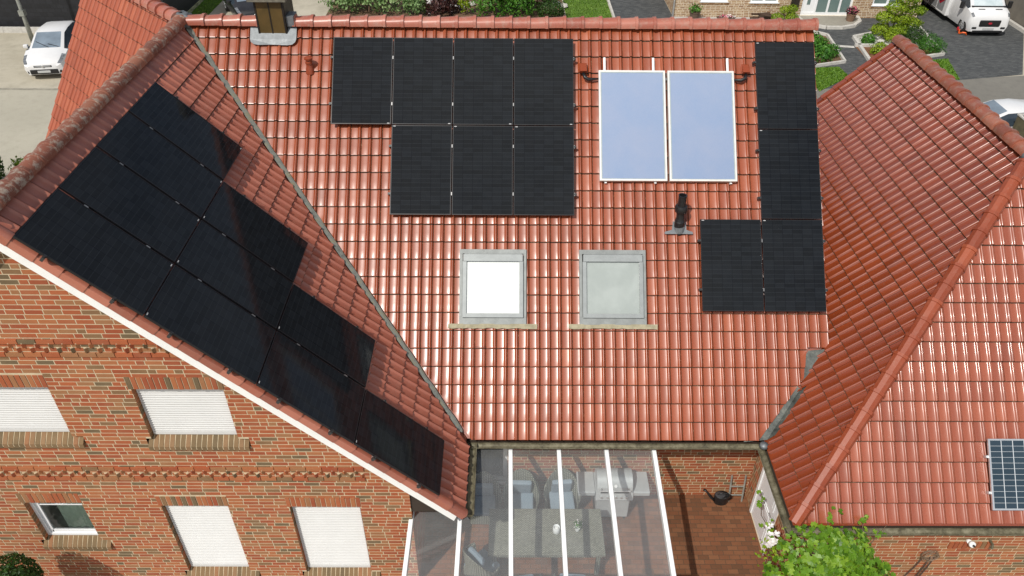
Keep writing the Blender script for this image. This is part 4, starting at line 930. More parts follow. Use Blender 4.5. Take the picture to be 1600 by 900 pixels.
# behind the ridge, left to right
bush('shrub', 'large loose pale green shrub beyond the roof ridge beside the yard', 'shrub', (-7.2, 40.3), [(-1.3, 0, .75, .9, .8, .8), (.2, .1, .95, 1.1, .9, .95), (1.5, 0, .75, .8, .8, .75), (-.4, .9, .9, 1.2, .8, .9)], 3600, .17, 'pale', 101, lump=.35)
bush('shrub', 'narrow pale green shrub left of the dark flowering bush', 'shrub', (-4.7, 40.0), [(0, 0, .6, .6, .6, .6), (.3, .4, .5, .5, .5, .5)], 1000, .15, 'pale', 102)
bush('flowering_shrub', 'dark red shrub with white flower heads beyond the ridge', 'shrub', (-3.5, 40.0), [(0, 0, .5, .75, .7, .55), (.5, .5, .45, .6, .6, .5)], 1500, .14, 'dark_red', 103, flowers=30, fmat=LF['petal'])
bush('shrub', 'thin upright yellow green shrub between flower bed and conifers', 'shrub', (-2.15, 40.1), [(0, 0, .7, .3, .3, .75)], 500, .12, 'lime', 104)
bush('conifer', 'dense bright green conifer, the larger of the two by the ridge', 'conifer', (-.7, 39.9), [(0, 0, .8, .95, .8, .95), (.2, .6, 1.2, .8, .7, .9)], 3200, .13, 'green', 105, lump=.3)
bush('conifer', 'dense green conifer in front of the dark red bushes', 'conifer', (.75, 39.9), [(0, 0, .7, .75, .7, .85), (-.1, .7, 1.1, .7, .7, .8)], 2400, .13, 'green', 106, lump=.3)
bush('shrub', 'dark purple red bush behind the green conifers', 'shrub', (1.6, 41.2), [(0, 0, .8, .9, .7, .9), (-1.6, .2, .9, .9, .6, .9)], 1700, .14, 'dark_red', 107)
bush('shrub', 'round dark green bush at the edge of the back lawn', 'shrub', (2.25, 39.7), [(0, 0, .42, .75, .7, .5)], 1700, .10, 'yew', 108, lump=.15)
for k, (x, y, r_) in enumerate([(-2.9, 41.4, .28), (-2.3, 41.0, .22), (-1.9, 41.6, .25), (2.95, 41.3, .3), (2.7, 41.8, .22)]):
    mb = MB(); rg = random.Random(k)
    mb.lathe([(r_ * .7, 0), (r_, r_ * .25), (r_ * .8, r_ * .55), (r_ * .35, r_ * .7), (0, r_ * .72)], (x, y, 0), 9); mb.v = [(a + rg.uniform(-.04, .04), b + rg.uniform(-.04, .04), max(0, c + rg.uniform(-.03, .03))) for a, b, c in mb.v]
    tag(obj('garden_rock', mb, M['kerb']), 'pale buff rock lying on the soil of the back garden', 'rock', 'pale rocks in the back garden')
# front garden on the right
bush('groundcover_plant', 'low leafy green plants filling the kerbed bed by the roof edge', 'plant', (14.6, 35.4), [(-.7, 1.2, .22, .6, .7, .3), (0, .6, .25, .6, .7, .3), (.2, -.6, .25, .6, .7, .3), (-.4, -1.3, .22, .7, .5, .28), (-.6, 0, .25, .6, .8, .3)], 3200, .12, 'green', 110, stem=False)
bush('shrub', 'small round green bush on white rockery gravel near the path', 'shrub', (17.35, 36.35), [(0, 0, .16, .34, .3, .24)], 500, .10, 'green', 111, stem=False)
bush('shrub', 'lime green mound on brown soil beside the roof apex', 'shrub', (17.35, 34.9), [(0, 0, .22, .45, .38, .32)], 700, .09, 'lime', 112, stem=False)
bush('shrub', 'dark green spiky mound behind the annex ridge', 'shrub', (19.45, 36.2), [(0, 0, .35, .68, .6, .5)], 2600, .11, 'yew', 113, stem=False, aspect=.25)
bush('shrub', 'mid green grassy mound in the corner of the rockery kerb', 'shrub', (19.75, 35.15), [(0, 0, .32, .68, .55, .48)], 3000, .09, 'green', 114, stem=False, aspect=.25)
bush('shrub', 'low lime green shrub beside the cloud tree, towards the driveway', 'shrub', (19.1, 36.95), [(0, 0, .2, .5, .3, .25)], 600, .09, 'lime', 115, stem=False)
bush('cloud_tree', 'cloud pruned tree with rounded lime green pads in the rockery', 'tree', (18.7, 36.9), [(-0.63, 0, 0.459, 0.475, 0.442, 0.275), (0.105, -0.3, 0.51, 0.475, 0.416, 0.275), (0.788, 0.05, 0.765, 0.475, 0.416, 0.275), (-0.473, 0.1, 1.02, 0.528, 0.442, 0.275), (0.315, 0, 0.969, 0.449, 0.39, 0.25), (0.892, 0.2, 1.326, 0.475, 0.39, 0.25), (-0.105, 0.1, 1.479, 0.554, 0.442, 0.275), (0.367, 0.2, 1.887, 0.581, 0.468, 0.3), (-0.21, -0.4, 0.306, 0.396, 0.39, 0.25)], 9000, .085, 'lime', 116, lump=.12, fill=.7)
bush('topiary', 'small clipped yellow green cloud bush by the house corner steps', 'shrub', (14.2, 39.4), [(-.4, 0, .22, .34, .3, .2), (.35, 0, .24, .36, .3, .2), (-.05, .1, .55, .3, .28, .2), (.35, .15, .6, .3, .28, .2)], 1500, .08, 'lime', 117, lump=.12)
for k, (x, y) in enumerate([(18.1, 36.9), (18.0, 36.4), (18.6, 37.5), (20.0, 36.6), (20.2, 37.4)]):
    mb = MB(); rg = random.Random(k + 40); r_ = .16 + .05 * rg.random(); mb.lathe([(r_ * .7, .0), (r_, r_ * .3), (r_ * .7, r_ * .7), (0, r_ * .85)], (x, y, .02), 8); mb.v = [(a + rg.uniform(-.03, .03), b + rg.uniform(-.03, .03), c) for a, b, c in mb.v]
    tag(obj('garden_rock', mb, M['kerb']), 'grey white rock on the gravel of the kerbed rockery', 'rock', 'rocks in the rockery')
# left
bush('conifer', 'dark columnar conifer at the edge of the street', 'conifer', (-16.95, 22.2), [(0, 0, .9, .55, .55, 1.0), (0, 0, 1.9, .42, .42, .9)], 3200, .11, 'yew', 120, lump=.1)
bush('hedge', 'small bright green hedge beside the dark conifer', 'hedge', (-16.1, 22.9), [(0, 0, .35, .5, .4, .4), (.5, -.3, .3, .4, .4, .35)], 1300, .09, 'lime', 121, lump=.12)
bush('topiary', 'dark green clipped bush in front of the gable wall', 'shrub', (-8.05, 7.0), [(0, 0, .8, .52, .46, .9), (0, 0, 1.45, .50, .45, .52)], 9000, .055, 'yew', 122, lump=.05, fill=.75)
# ------------------------------------------------------------------ grape vine
def vine_leaf(mb, p, nr, s, ang, tone):
    nr = V3(nr).normalized(); a = nr.orthogonal().normalized(); a = Matrix.Rotation(ang, 3, nr) @ a; b = nr.cross(a)
    out = [(0, -.12), (-.28, -.42), (-.50, -.10), (-.40, .12), (-.46, .38), (-.18, .32), (0, .62), (.18, .32), (.46, .38), (.40, .12), (.50, -.10), (.28, -.42)]
    c = p + nr * (-s * .03); i = len(mb.v); mb.v.append(tuple(c))
    for k, (x, y) in enumerate(out): mb.v.append(tuple(p + a * x * s + b * y * s + nr * s * (.10 * (abs(x) * 1.4) - .12 * y * y)))
    for k in range(12): mb.face((i, i + 1 + k, i + 1 + (k + 1) % 12), min(1, max(0, tone + (.05 if k % 2 else -.05))))
vine = thing('grape_vine', 'bright green grape vine climbing over the annex gutter corner', 'vine', (5.2, 7.2, 0))
mb = MB(); rg = random.Random(77); cl = [(5.02, 7.12, 2.18, .62, .42, .42), (4.75, 6.95, 1.45, .55, .45, .6), (5.6, 6.95, 1.5, .72, .5, .72), (6.05, 7.05, 1.05, .55, .45, .6), (5.2, 6.8, .75, .8, .5, .7), (5.45, 7.2, 2.24, .45, .32, .3)]
for i in range(3200):
    c = rg.choices(cl, weights=[b[3] * b[5] for b in cl])[0]; d = V3((rg.gauss(0, 1), rg.gauss(0, 1) - .5, rg.gauss(0, 1) + .5)).normalized(); t_ = .55 + .5 * rg.random() ** .6
    p = V3((c[0] + d.x * c[3] * t_, c[1] + d.y * c[4] * t_, c[2] + d.z * c[5] * t_))
    if p.y > 7.42 and p.z < 2.3: p.y = 7.42 - rg.random() * .1
    if p.z < .06 or (p.y > 7.35 and p.x > 6.35): continue
    nr = d * .6 + V3((rg.gauss(0, .35), -.45 + rg.gauss(0, .35), .75 + rg.gauss(0, .3)))
    vine_leaf(mb, p, nr, rg.choice((.05, .07, .085, .10, .13)) * rg.uniform(.85, 1.15), rg.uniform(0, 6.28), rg.gauss(.5, .28))
shoots = [[(5.3, 7.35, 2.15), (5.25, 7.55, 2.42), (5.33, 7.65, 2.52)], [(5.75, 7.3, 2.1), (5.82, 7.5, 2.36), (5.9, 7.62, 2.46)], [(4.9, 7.3, 2.1), (4.72, 7.75, 2.42)], [(4.7, 7.2, 1.9), (4.62, 7.8, 1.6), (4.66, 8.5, 1.25), (4.75, 8.9, 1.35)], [(4.6, 7.1, 1.3), (4.35, 7.3, .9), (4.3, 7.5, .6)], [(4.55, 6.95, .9), (4.2, 7.0, .5), (4.0, 7.05, .3)], [(6.2, 7.3, 1.4), (6.5, 7.5, 1.2)], [(5.9, 7.3, 2.0), (6.25, 7.55, 2.3)]]
for s_ in shoots:
    for q in range(len(s_) - 1):
        for e in range(5):
            t_ = rg.random(); p = V3(s_[q]).lerp(V3(s_[q + 1]), t_) + V3((rg.gauss(0, .05), rg.gauss(0, .04), .03 + rg.random() * .05)); vine_leaf(mb, p, (rg.gauss(0, .3), -.3, 1), rg.uniform(.06, .11), rg.uniform(0, 6.28), rg.gauss(.55, .2))
obj('foliage', mb, LF['vine'], vine)
mb = MB()
for s_ in shoots: mb.tube(s_, [.012] + [.008] * (len(s_) - 2) + [.003], 6)
for c in cl: mb.tube([(5.25, 7.6, 0), (5.2, 7.5, .5), (c[0], c[1] + .15, c[2])], [.04, .03, .012], 6)
obj('stem', mb, M['wood'], vine)
hy = thing('flowering_plant', 'cluster of white blossoms by the white door under the annex gutter', 'flower', (4.45, 7.55, 0))
mb = MB(); rg = random.Random(9)
for _ in range(22):
    c = V3((4.45 + rg.gauss(0, .045), 7.56 + rg.gauss(0, .06), 1.92 + rg.gauss(0, .09)))
    for k in range(5):
        a = k * 1.2566 + rg.random(); d = V3((math.cos(a), math.sin(a) - .2, .35)); e = d.cross(V3((0, 0, 1))).normalized() * .022
        mb.poly([c, c + d * .03 - e, c + d * .055, c + d * .03 + e], rg.random())
obj('blossom', mb, LF['petal'], hy)
mb = MB(); 
for k in range(3): mb.tube([(4.62, 7.66, 0), (4.55 + .05 * k, 7.6, .9), (4.43 + .03 * k, 7.56 + .04 * k, 1.85)], [.014, .010, .006], 6)
obj('stem', mb, M['wood'], hy)
obj('foliage', leaves_mb(60, lambda r: ((4.5 + r.gauss(0, .08), 7.56 + r.gauss(0, .12), 1.55 + r.gauss(0, .22)), (0, -.4, 1)), .09, 12), LF['lime'], hy)

# ================================================================== PATIO
gz = lambda y: 2.08 - (9.45 - y) * .1
pat = thing('patio_roof', 'white aluminium patio canopy with clear glass panes leaning on the house', 'patio canopy', (.55, 7.0, 0))
RXs = [(-1.55, -1.60), (-.74, -.765), (.105, .11), (.99, .99), (1.862, 1.872), (2.735, 2.722)]; yb, yf = 9.52, 6.86
lerp = lambda a, b, t: a + (b - a) * t
for k, (xb, xf) in enumerate(RXs):
    mb = MB(); h = .036; ring = lambda x, y: [(x - h, y, gz(y) - .11), (x + h, y, gz(y) - .11), (x + h, y, gz(y) + .012), (x + h * .75, y, gz(y) + .018), (x - h * .75, y, gz(y) + .018), (x - h, y, gz(y) + .012)]
    mb.loft([ring(xb, yb), ring(xf, yf)], cap=True); n = 9
    for q in range(n):
        y = lerp(yb - .25, yf + .1, q / (n - 1)); x = lerp(xb, xf, (yb - y) / (yb - yf)); mb.lathe([(.009, 0), (.008, .006), (0, .007)], (x, y, gz(y) + .018), 6)
    obj('rafter', mb, M['alu'], pat)
for k in range(5):
    mb = MB(); e = .034; (a0, a1), (b0, b1) = RXs[k], RXs[k + 1]; z = -.006
    for dz in (0,):
        mb.poly([(a1 + e, yf, gz(yf) + z), (b1 - e, yf, gz(yf) + z), (b0 - e, yb, gz(yb) + z), (a0 + e, yb, gz(yb) + z)])
    obj('pane', mb, M['glass'], pat)
mb = MB(); mb.box((-1.64, 6.74, 1.66), (2.80, 6.88, 1.80)); mb.box((-1.64, 6.72, 1.80), (2.80, 6.76, 1.84)); obj('front_beam', mb, M['alu'], pat)
mb = MB(); mb.box((-1.55, 9.54, 1.98), (2.78, 9.62, 2.085)); obj('wall_beam', mb, plain('dark_grey_beam', (.05, .05, .05), .5), pat)
for x in (-1.5, 2.70):
    mb = MB(); mb.rbox((x - .05, 6.76, 0), (x + .05, 6.86, 1.70), .008); obj('post', mb, M['alu'], pat)
# wicker
t = NT('grey_green_wicker'); tc = t.coord((1, 1, 1)); wv1 = t.n('ShaderNodeTexWave', wave_type='BANDS', bands_direction='X'); wv1.inputs['Scale'].default_value = 9; t.l(tc, wv1.inputs['Vector'])
wv2 = t.n('ShaderNodeTexWave', wave_type='BANDS', bands_direction='DIAGONAL'); wv2.inputs['Scale'].default_value = 14; t.l(tc, wv2.inputs['Vector'])
wk = t.math('MULTIPLY', wv1.outputs['Fac'], wv2.outputs['Fac']); c = t.ramp(wk, [(.02, (.07, .075, .06)), (.35, (.22, .225, .18)), (.8, (.34, .34, .28))]); t.bsdf(c, .7, 0, t.bump(wk, .7, .01)); M['wicker'] = t.mat
t = NT('wicker_table_top'); b = t.n('ShaderNodeTexBrick'); t.l(t.coord(), b.inputs['Vector']); b.inputs['Color1'].default_value = (.22, .22, .175, 1); b.inputs['Color2'].default_value = (.34, .34, .27, 1); b.inputs['Mortar'].default_value = (.055, .055, .045, 1); b.inputs['Scale'].default_value = 1; b.inputs['Brick Width'].default_value = .05; b.inputs['Row Height'].default_value = .022; b.inputs['Mortar Size'].default_value = .004
t.bsdf(b.outputs['Color'], .65, 0, t.bump(t.math('SUBTRACT', 1., b.outputs['Fac']), .6, .006)); M['wick_top'] = t.mat
M['cushion'] = plain('blue_grey_cushion', (.22, .28, .34), .85, 0, .08, 5)
tb = thing('dining_table', 'large rectangular grey wicker dining table under the glass canopy', 'table', (.77, 8.51, 0))
mb = MB(); mb.rbox((-.29, 8.0, .70), (1.83, 9.01, .74), .012); obj('table_top', mb, M['wick_top'], tb)
mb = MB()
for lo, hi in (((-.24, 8.05, .60), (1.78, 8.09, .70)), ((-.24, 8.92, .60), (1.78, 8.96, .70)), ((-.24, 8.09, .60), (-.20, 8.92, .70)), ((1.74, 8.09, .60), (1.78, 8.92, .70))): mb.box(lo, hi)
obj('apron', mb, M['wicker'], tb)
for x in (-.22, 1.68):
    for y in (8.06, 8.87): mb = MB(); mb.rbox((x, y, 0), (x + .08, y + .08, .60), .01); obj('leg', mb, M['wicker'], tb)
def chair_proto():
    r = thing('wicker_chair', 'x', 'chair', group='wicker chairs around the dining table')
    mb = MB(); n = 22; rings = []
    for k in range(n + 1):
        a = R(-22 + 224 * k / n) ; c, s = math.cos(a), -math.sin(a); e = max(0, -s) ** 1.3
        hgt = .62 + .40 * e; fl_ = 1 + .10 * (1 - e)
        x, y = .31 * c * fl_, .29 * s + .02 if s < 0 else .34 * s + .02
        f_ = lambda q, z: (x * q, y * q if y < 0 else y, z)
        rings.append([f_(.86, .05), f_(.88, .30), f_(.92, .45), f_(1.0, hgt - .03), f_(1.05, hgt), f_(1.10, hgt - .01), f_(1.08, hgt - .06), f_(1.0, .40), f_(.95, .05)])
    mb.loft(rings, cap=True); obj('shell', mb, M['wicker'], r, sharp=50)
    mb = MB(); mb.rbox((-.25, -.22, .08), (.25, .27, .36), .03); obj('seat', mb, M['wicker'], r)
    mb = MB(); mb.rbox((-.24, -.21, .36), (.24, .28, .45), .035); obj('seat_cushion', mb, M['cushion'], r, smooth=False)
    Mx = Matrix.Translation((0, -.13, .66)) @ Matrix.Rotation(R(-14), 4, 'X'); mb = MB(); mb.rbox((-.20, -.05, -.20), (.20, .05, .22), .035, Mx); obj('back_cushion', mb, M['cushion'], r)
    return r
cp = chair_proto()
cs = [((-.42, 9.38), 180, 'grey wicker armchair in front of the patio window'), ((.33, 9.45), 178, 'grey wicker armchair with its back to the brick wall, next to the window'), ((1.13, 9.47), 183, 'grey wicker armchair between the table and the grill'), ((-.43, 8.0), -48, 'grey wicker armchair turned askew at the table end'), ((.33, 7.52), 8, 'grey wicker armchair on the open side of the table, nearer the askew chair'), ((1.22, 7.55), -4, 'grey wicker armchair on the open side of the table, nearer the grill')]
for k, ((x, y), a, lb) in enumerate(cs):
    r = cp if k == 0 else copy_tree(cp); r['label'] = lb; r.location = (x, y, 0); r.rotation_euler = (0, 0, R(a))
# things on the table
cn = thing('lantern', 'round white lantern standing on the wicker table', 'lantern', (.96, 8.50, .74))
mb = MB(); mb.lathe([(.062, 0), (.068, .01), (.066, .13), (.058, .145), (.052, .14), (.05, .04), (0, .04)], (.96, 8.50, .741), 22); obj('shade', mb, M['pvc'], cn, sharp=50)
mb = MB(); mb.lathe([(.036, 0), (.036, .075), (.03, .08), (0, .078)], (.96, 8.50, .782), 16); obj('candle', mb, M['white'], cn, sharp=50)
fp = thing('flower_pot', 'white pot of small white flowers on the wicker table', 'flower pot', (1.35, 8.53, .74))
mb = MB(); mb.lathe([(.035, 0), (.05, .07), (.052, .085), (.046, .085), (.04, .06), (0, .06)], (1.35, 8.53, .741), 18); obj('pot', mb, M['pvc'], fp, sharp=50)
obj('foliage', leaves_mb(160, lambda r: blob((1.36, 8.54, .90), (.08, .08, .07), r), .035, 5), LF['green'], fp)
mb = MB(); rg = random.Random(3)
for _ in range(16):
    p, d = blob((1.36, 8.54, .91), (.085, .085, .075), rg, .2, .97); mb.lathe([(.004, -.004), (.013, 0), (.009, .009), (0, .011)], p, 6)
obj('blossom', mb, LF['petal'], fp)
# grill
gr = thing('gas_grill', 'large silver gas grill with two side shelves against the brick wall', 'grill', (2.1, 9.5, 0))
sv_ = plain('grill_steel', (.50, .52, .53), .38, .25, .08, 5); 
mb = MB(); mb.rbox((1.78, 9.30, .08), (2.44, 9.76, .74), .015); obj('cabinet', mb, plain('grill_cabinet_grey', (.36, .36, .36), .45, .1), gr)
mb = MB(); mb.box((1.80, 9.288, .12), (2.10, 9.298, .66)); obj('door', mb, sv_, gr); mb = MB(); mb.box((2.115, 9.288, .12), (2.42, 9.298, .66)); obj('door', mb, sv_, gr)
for x in (1.82, 2.38):
    for y in (9.34, 9.70): mb = MB(); mb.lathe([(.028, -.02), (.035, -.012), (.035, .012), (.028, .02)], (0, 0, 0), 14, Matrix.Translation((x, y, .036)) @ Matrix.Rotation(R(90), 4, 'Y')); obj('caster', mb, M['black'], gr)
mb = MB(); mb.hexa([(1.75, 9.20, .74), (2.47, 9.20, .74), (2.47, 9.30, .74), (1.75, 9.30, .74), (1.75, 9.24, .90), (2.47, 9.24, .90), (2.47, 9.30, .90), (1.75, 9.30, .90)]); mb.box((1.75, 9.30, .74), (2.47, 9.76, .89)); obj('control_panel', mb, sv_, gr)
for x in (1.86, 1.98, 2.14, 2.24, 2.34):
    mb = MB(); mb.lathe([(.03, 0), (.027, .012), (.022, .03), (0, .032)], (0, 0, 0), 14, Matrix.Translation((x, 9.222, .815)) @ Matrix.Rotation(R(76), 4, 'X')); obj('knob', mb, M['silver'], gr, sharp=40)
lid = bpy.data.objects.new('lid', None); COL.objects.link(lid); lid.parent = gr; lid.location = V3((2.11, 9.5, .9)) - gr.location
mb = MB(); sec = [(9.24, .895)] + [(9.50 - .25 * math.cos(R(a)), .93 + .27 * math.sin(R(a))) for a in range(0, 181, 15)] + [(9.76, .895)]
mb.loft([[(1.77, y, z) for y, z in sec], [(2.45, y, z) for y, z in sec]], cap=True); obj('hood', mb, sv_, lid, sharp=35)
mb = MB(); mb.tube([(1.82, 9.20, 1.02), (2.40, 9.20, 1.02)], .014, 10); mb.box((1.84, 9.20, 1.01), (1.86, 9.26, 1.03)); mb.box((2.36, 9.20, 1.01), (2.38, 9.26, 1.03)); obj('handle', mb, M['silver'], lid)
mb = MB(); mb.box((1.84, 9.235, .905), (2.05, 9.245, .975)); mb.box((2.10, 9.235, .905), (2.38, 9.245, .975)); obj('window', mb, M['black'], lid)
mb = MB(); mb.lathe([(.032, 0), (.03, .012), (0, .013)], (0, 0, 0), 16, Matrix.Translation((2.12, 9.262, 1.09)) @ Matrix.Rotation(R(60), 4, 'X')); obj('thermometer', mb, M['pvc'], lid)
for x0, x1 in ((1.41, 1.745), (2.475, 2.80)):
    mb = MB(); mb.rbox((x0, 9.28, .84), (x1, 9.78, .885), .012); mb.box((x0 + .01, 9.265, .80), (x1 - .01, 9.28, .875)); obj('side_shelf', mb, sv_, gr)
# watering can and small ladder
wc = thing('watering_can', 'black plastic watering can standing on the brick patio', 'watering can', (4.38, 9.74, 0))
mb = MB(); S = Matrix.Translation((4.40, 9.72, .005)) @ Matrix.Diagonal((1.15, .8, 1, 1)); mb.lathe([(.105, 0), (.12, .01), (.128, .12), (.135, .21), (.13, .235), (.12, .24)], (0, 0, 0), 24, S, cap=False)
mb.poly([S @ V3((.12 * math.cos(R(a)), .12 * math.sin(R(a)), .225)) for a in range(0, 360, 30)]); mb.poly([S @ V3((.10 * math.cos(R(a)), .10 * math.sin(R(a)), .004)) for a in range(0, 360, 30)])
obj('body', mb, M['black'], wc, sharp=40)
mb = MB(); mb.tube([(4.27, 9.72, .07), (4.19, 9.73, .14), (4.10, 9.76, .26), (4.05, 9.78, .31)], [.034, .026, .018, .016], 10); mb.lathe([(.016, 0), (.03, .02), (.03, .026), (0, .028)], (0, 0, 0), 12, Matrix.Translation((4.055, 9.777, .305)) @ Matrix.Rotation(R(-50), 4, 'Y')); obj('spout', mb, M['black'], wc, smooth=True)
mb = MB(); mb.tube([(4.54, 9.72, .06), (4.60, 9.72, .13), (4.58, 9.72, .22), (4.50, 9.72, .275), (4.38, 9.72, .285), (4.30, 9.72, .24)], .013, 8); obj('handle', mb, M['black'], wc, smooth=True)
mb = MB(); S2 = Matrix.Translation((4.36, 9.72, .232)) @ Matrix.Diagonal((.8, .62, 1, 1)); mb.lathe([(.125, 0), (.128, .012), (.10, .02), (0, .024)], (0, 0, 0), 20, S2); obj('lid', mb, plain('dark_grey_plastic', (.05, .052, .058), .3), wc, sharp=40)
ld = thing('ladder_rack', 'short grey two rung ladder rack leaning on the courtyard wall', 'ladder', (4.7, 9.8, 0))
for x0, x1 in ((4.57, 4.555), (4.84, 4.835)): mb = MB(); mb.tube([(x0, 9.74, .01), (x1, 9.865, .66)], .019, 8); obj('rail', mb, M['zinc'], ld)
for t_ in (.26, .60): mb = MB(); y = lerp(9.74, 9.865, t_); mb.tube([(lerp(4.57, 4.555, t_), y, .65 * t_), (lerp(4.84, 4.835, t_), y, .65 * t_)], .015, 8); obj('rung', mb, M['zinc'], ld)
# on the annex wall
lp = thing('wall_lamp', 'white round security lamp on the annex brick wall', 'lamp', (8.13, 7.86, 1.3))
mb = MB(); mb.lathe([(.04, 0), (.04, .03), (.02, .035), (.02, .08), (.055, .10), (.06, .125), (.05, .14), (0, .145)], (0, 0, 0), 18, Matrix.Translation((8.13, 7.92, 1.33)) @ Matrix.Rotation(R(65), 4, 'X')); obj('housing', mb, M['pvc'], lp, sharp=50)
mb = MB(); mb.lathe([(.02, 0), (.02, .02), (0, .026)], (0, 0, 0), 12, Matrix.Translation((8.13, 7.775, 1.395)) @ Matrix.Rotation(R(65), 4, 'X')); obj('lens', mb, M['black'], lp)
mb = MB(); mb.tube([(8.50, 7.92, 1.36), (8.50, 7.82, 1.36), (8.49, 7.78, 1.29)], .022, 8); tag(obj('wall_bracket', mb, M['gutter']), 'small mossy metal stub beside the white wall lamp', 'bracket')
cr = thing('wire_coil', 'ring of coiled wire with two long loose ends hanging on the annex wall', 'wire coil', (7.5, 7.88, 0))
c0 = V3((7.52, 7.86, 1.02)); mb = MB(); rg = random.Random(4)
for k in range(7):
    r1, r2 = .15 + rg.uniform(-.025, .02), .12 + rg.uniform(-.025, .02); ox, oz = rg.uniform(-.02, .02), rg.uniform(-.02, .02)
    mb.tube([c0 + V3((ox + r1 * math.cos(R(a)), -.012 * k + rg.uniform(-.008, .008), oz + r2 * math.sin(R(a)))) for a in range(0, 361, 24)], .006, 5)
obj('coil', mb, plain('rusty_wire', (.22, .15, .10), .6, .3, .3, 20), cr)
mb = MB()
for dx, ex in ((-.10, -.30), (.03, -.06), (.10, .0)): mb.tube([c0 + V3((dx, -.03, -.06)), c0 + V3((dx + (ex - dx) * .3, -.035, -.35)), c0 + V3((ex, -.03, -.85)), c0 + V3((ex, -.03, -1.0))], .012, 6)
obj('loose_end', mb, plain('dark_twisted_cable', (.07, .045, .035), .7), cr)

# ================================================================== BACKGROUND BUILDINGS
t = NT('dark_slate_cladding'); b = t.n('ShaderNodeTexBrick'); mp = t.n('ShaderNodeMapping'); tc = t.n('ShaderNodeTexCoord'); mp.inputs['Rotation'].default_value = (R(90), 0, 0); t.l(tc.outputs['Object'], mp.inputs[0]); t.l(mp.outputs[0], b.inputs['Vector'])
b.inputs['Color1'].default_value = (.007, .0075, .010, 1); b.inputs['Color2'].default_value = (.014, .015, .019, 1); b.inputs['Mortar'].default_value = (.006, .006, .008, 1); b.inputs['Scale'].default_value = 1; b.inputs['Brick Width'].default_value = .3; b.inputs['Row Height'].default_value = .2; b.inputs['Mortar Size'].default_value = .012
t.bsdf(b.outputs['Color'], .6, 0, t.bump(t.math('SUBTRACT', 1., b.outputs['Fac']), .5, .01)); slate = t.mat
dk = thing('dark_building', 'building clad in black slate behind the parked white car', 'building', (-25, 43, 0))
mb = MB(); mb.box((-34, 37.4, 0), (-16.42, 52, 3.6)); obj('wall', mb, slate, dk)
mb = MB(); mb.box((-34.2, 37.2, 3.6), (-16.2, 52.2, 3.75)); obj('roof', mb, M['grey_alu'], dk)
nb = thing('pale_brick_house', 'neighbouring pale brick bungalow with white door and windows', 'house', (15, 45, 0))
NY = 40.0; NW = [(9.9, 11.3, .75, 2.0), (12.45, 13.9, .72, 2.0), (18.75, 20.35, .62, 1.9)]; ND = (15.15, 17.75, .12, 2.25)
PBR = [(0, (.38, .24, .13)), (.3, (.44, .29, .16)), (.55, (.32, .18, .09)), (.8, (.48, .34, .20)), (.93, (.26, .14, .07))]
pb = brick_mat('pale_buff_brick', PBR); pm = mortar_mat('pale_mortar', (.78, .70, .56))
hl = [(h[0], h[1], h[2], h[3]) for h in NW] + [ND]
mbw, P, rg = brick_mb((0, NY, 0), (1, 0, 0), (0, 0, 1), (8.62, 21.25), 0, 2.7, hl + [(h[0] - .1, h[1] + .1, h[2] - .1, h[2]) for h in NW], None, 81, out=(0, -1, 0), proud=.003, J=.022, H=.062)
for h in hl: reveal(mbw, P, h, .12, 1, None)
for h in NW:
    mbw.poly([P(h[0] - .1, h[2] - .1, 0), P(h[1] + .1, h[2] - .1, 0), P(h[1] + .1, h[2], 0), P(h[0] - .1, h[2], 0)], .5, 1); soldiers(mbw, P, rg, h[0] - .1, h[1] + .1, h[2] - .1, .095, .03)
obj('wall', mbw, [pb, pm], nb)
mbw, P, rg = brick_mb((8.62, 0, 0), (0, 1, 0), (0, 0, 1), (40, 50), 0, 2.7, [], None, 82, out=(-1, 0, 0)); obj('wall', mbw, [pb, pm], nb)
mbw, P, rg = brick_mb((21.25, 0, 0), (0, 1, 0), (0, 0, 1), (40, 50), 0, 2.7, [], None, 83, out=(1, 0, 0)); obj('wall', mbw, [pb, pm], nb)
mb = MB(); mb.poly([(8.2, 39.5, 2.7), (21.7, 39.5, 2.7), (19, 45, 6), (11, 45, 6)]); mb.poly([(8.2, 50.5, 2.7), (8.2, 39.5, 2.7), (11, 45, 6)]); mb.poly([(21.7, 39.5, 2.7), (21.7, 50.5, 2.7), (19, 45, 6)]); mb.poly([(21.7, 50.5, 2.7), (8.2, 50.5, 2.7), (11, 45, 6), (19, 45, 6)]); mb.poly([(8.2, 39.5, 2.69), (21.7, 39.5, 2.69), (21.7, 50.5, 2.69), (8.2, 50.5, 2.69)]); obj('roof', mb, M['tile_old'], nb)
for h in NW:
    w = bpy.data.objects.new('window', None); COL.objects.link(w); w.parent = nb; w.location = V3((h[0], NY, h[2])) - nb.location; y = NY + .06; mb = MB(); cx = (h[0] + h[1]) / 2
    for (x0, x1, z0, z1) in ((h[0], h[0] + .1, h[2], h[3]), (h[1] - .1, h[1], h[2], h[3]), (cx - .06, cx + .06, h[2] + .1, h[3] - .1), (h[0] + .1, h[1] - .1, h[2], h[2] + .1), (h[0] + .1, h[1] - .1, h[3] - .1, h[3])): mb.box((x0, y, z0), (x1, y + .06, z1))
    obj('frame', mb, M['pvc'], w)
    mb = MB(); mb.box((h[0] - .04, NY - .06, h[2] - .0), (h[1] + .04, NY + .06, h[2] + .035)); obj('sill', mb, M['pvc'], w)
    mb = MB(); mb.poly([(h[0], y + .04, h[2]), (h[1], y + .04, h[2]), (h[1], y + .04, h[3]), (h[0], y + .04, h[3])]); t = NT('curtained_glass'); t.bsdf((.12, .17, .155), .06, 0, None, .6); obj('pane', mb, t.mat, w)
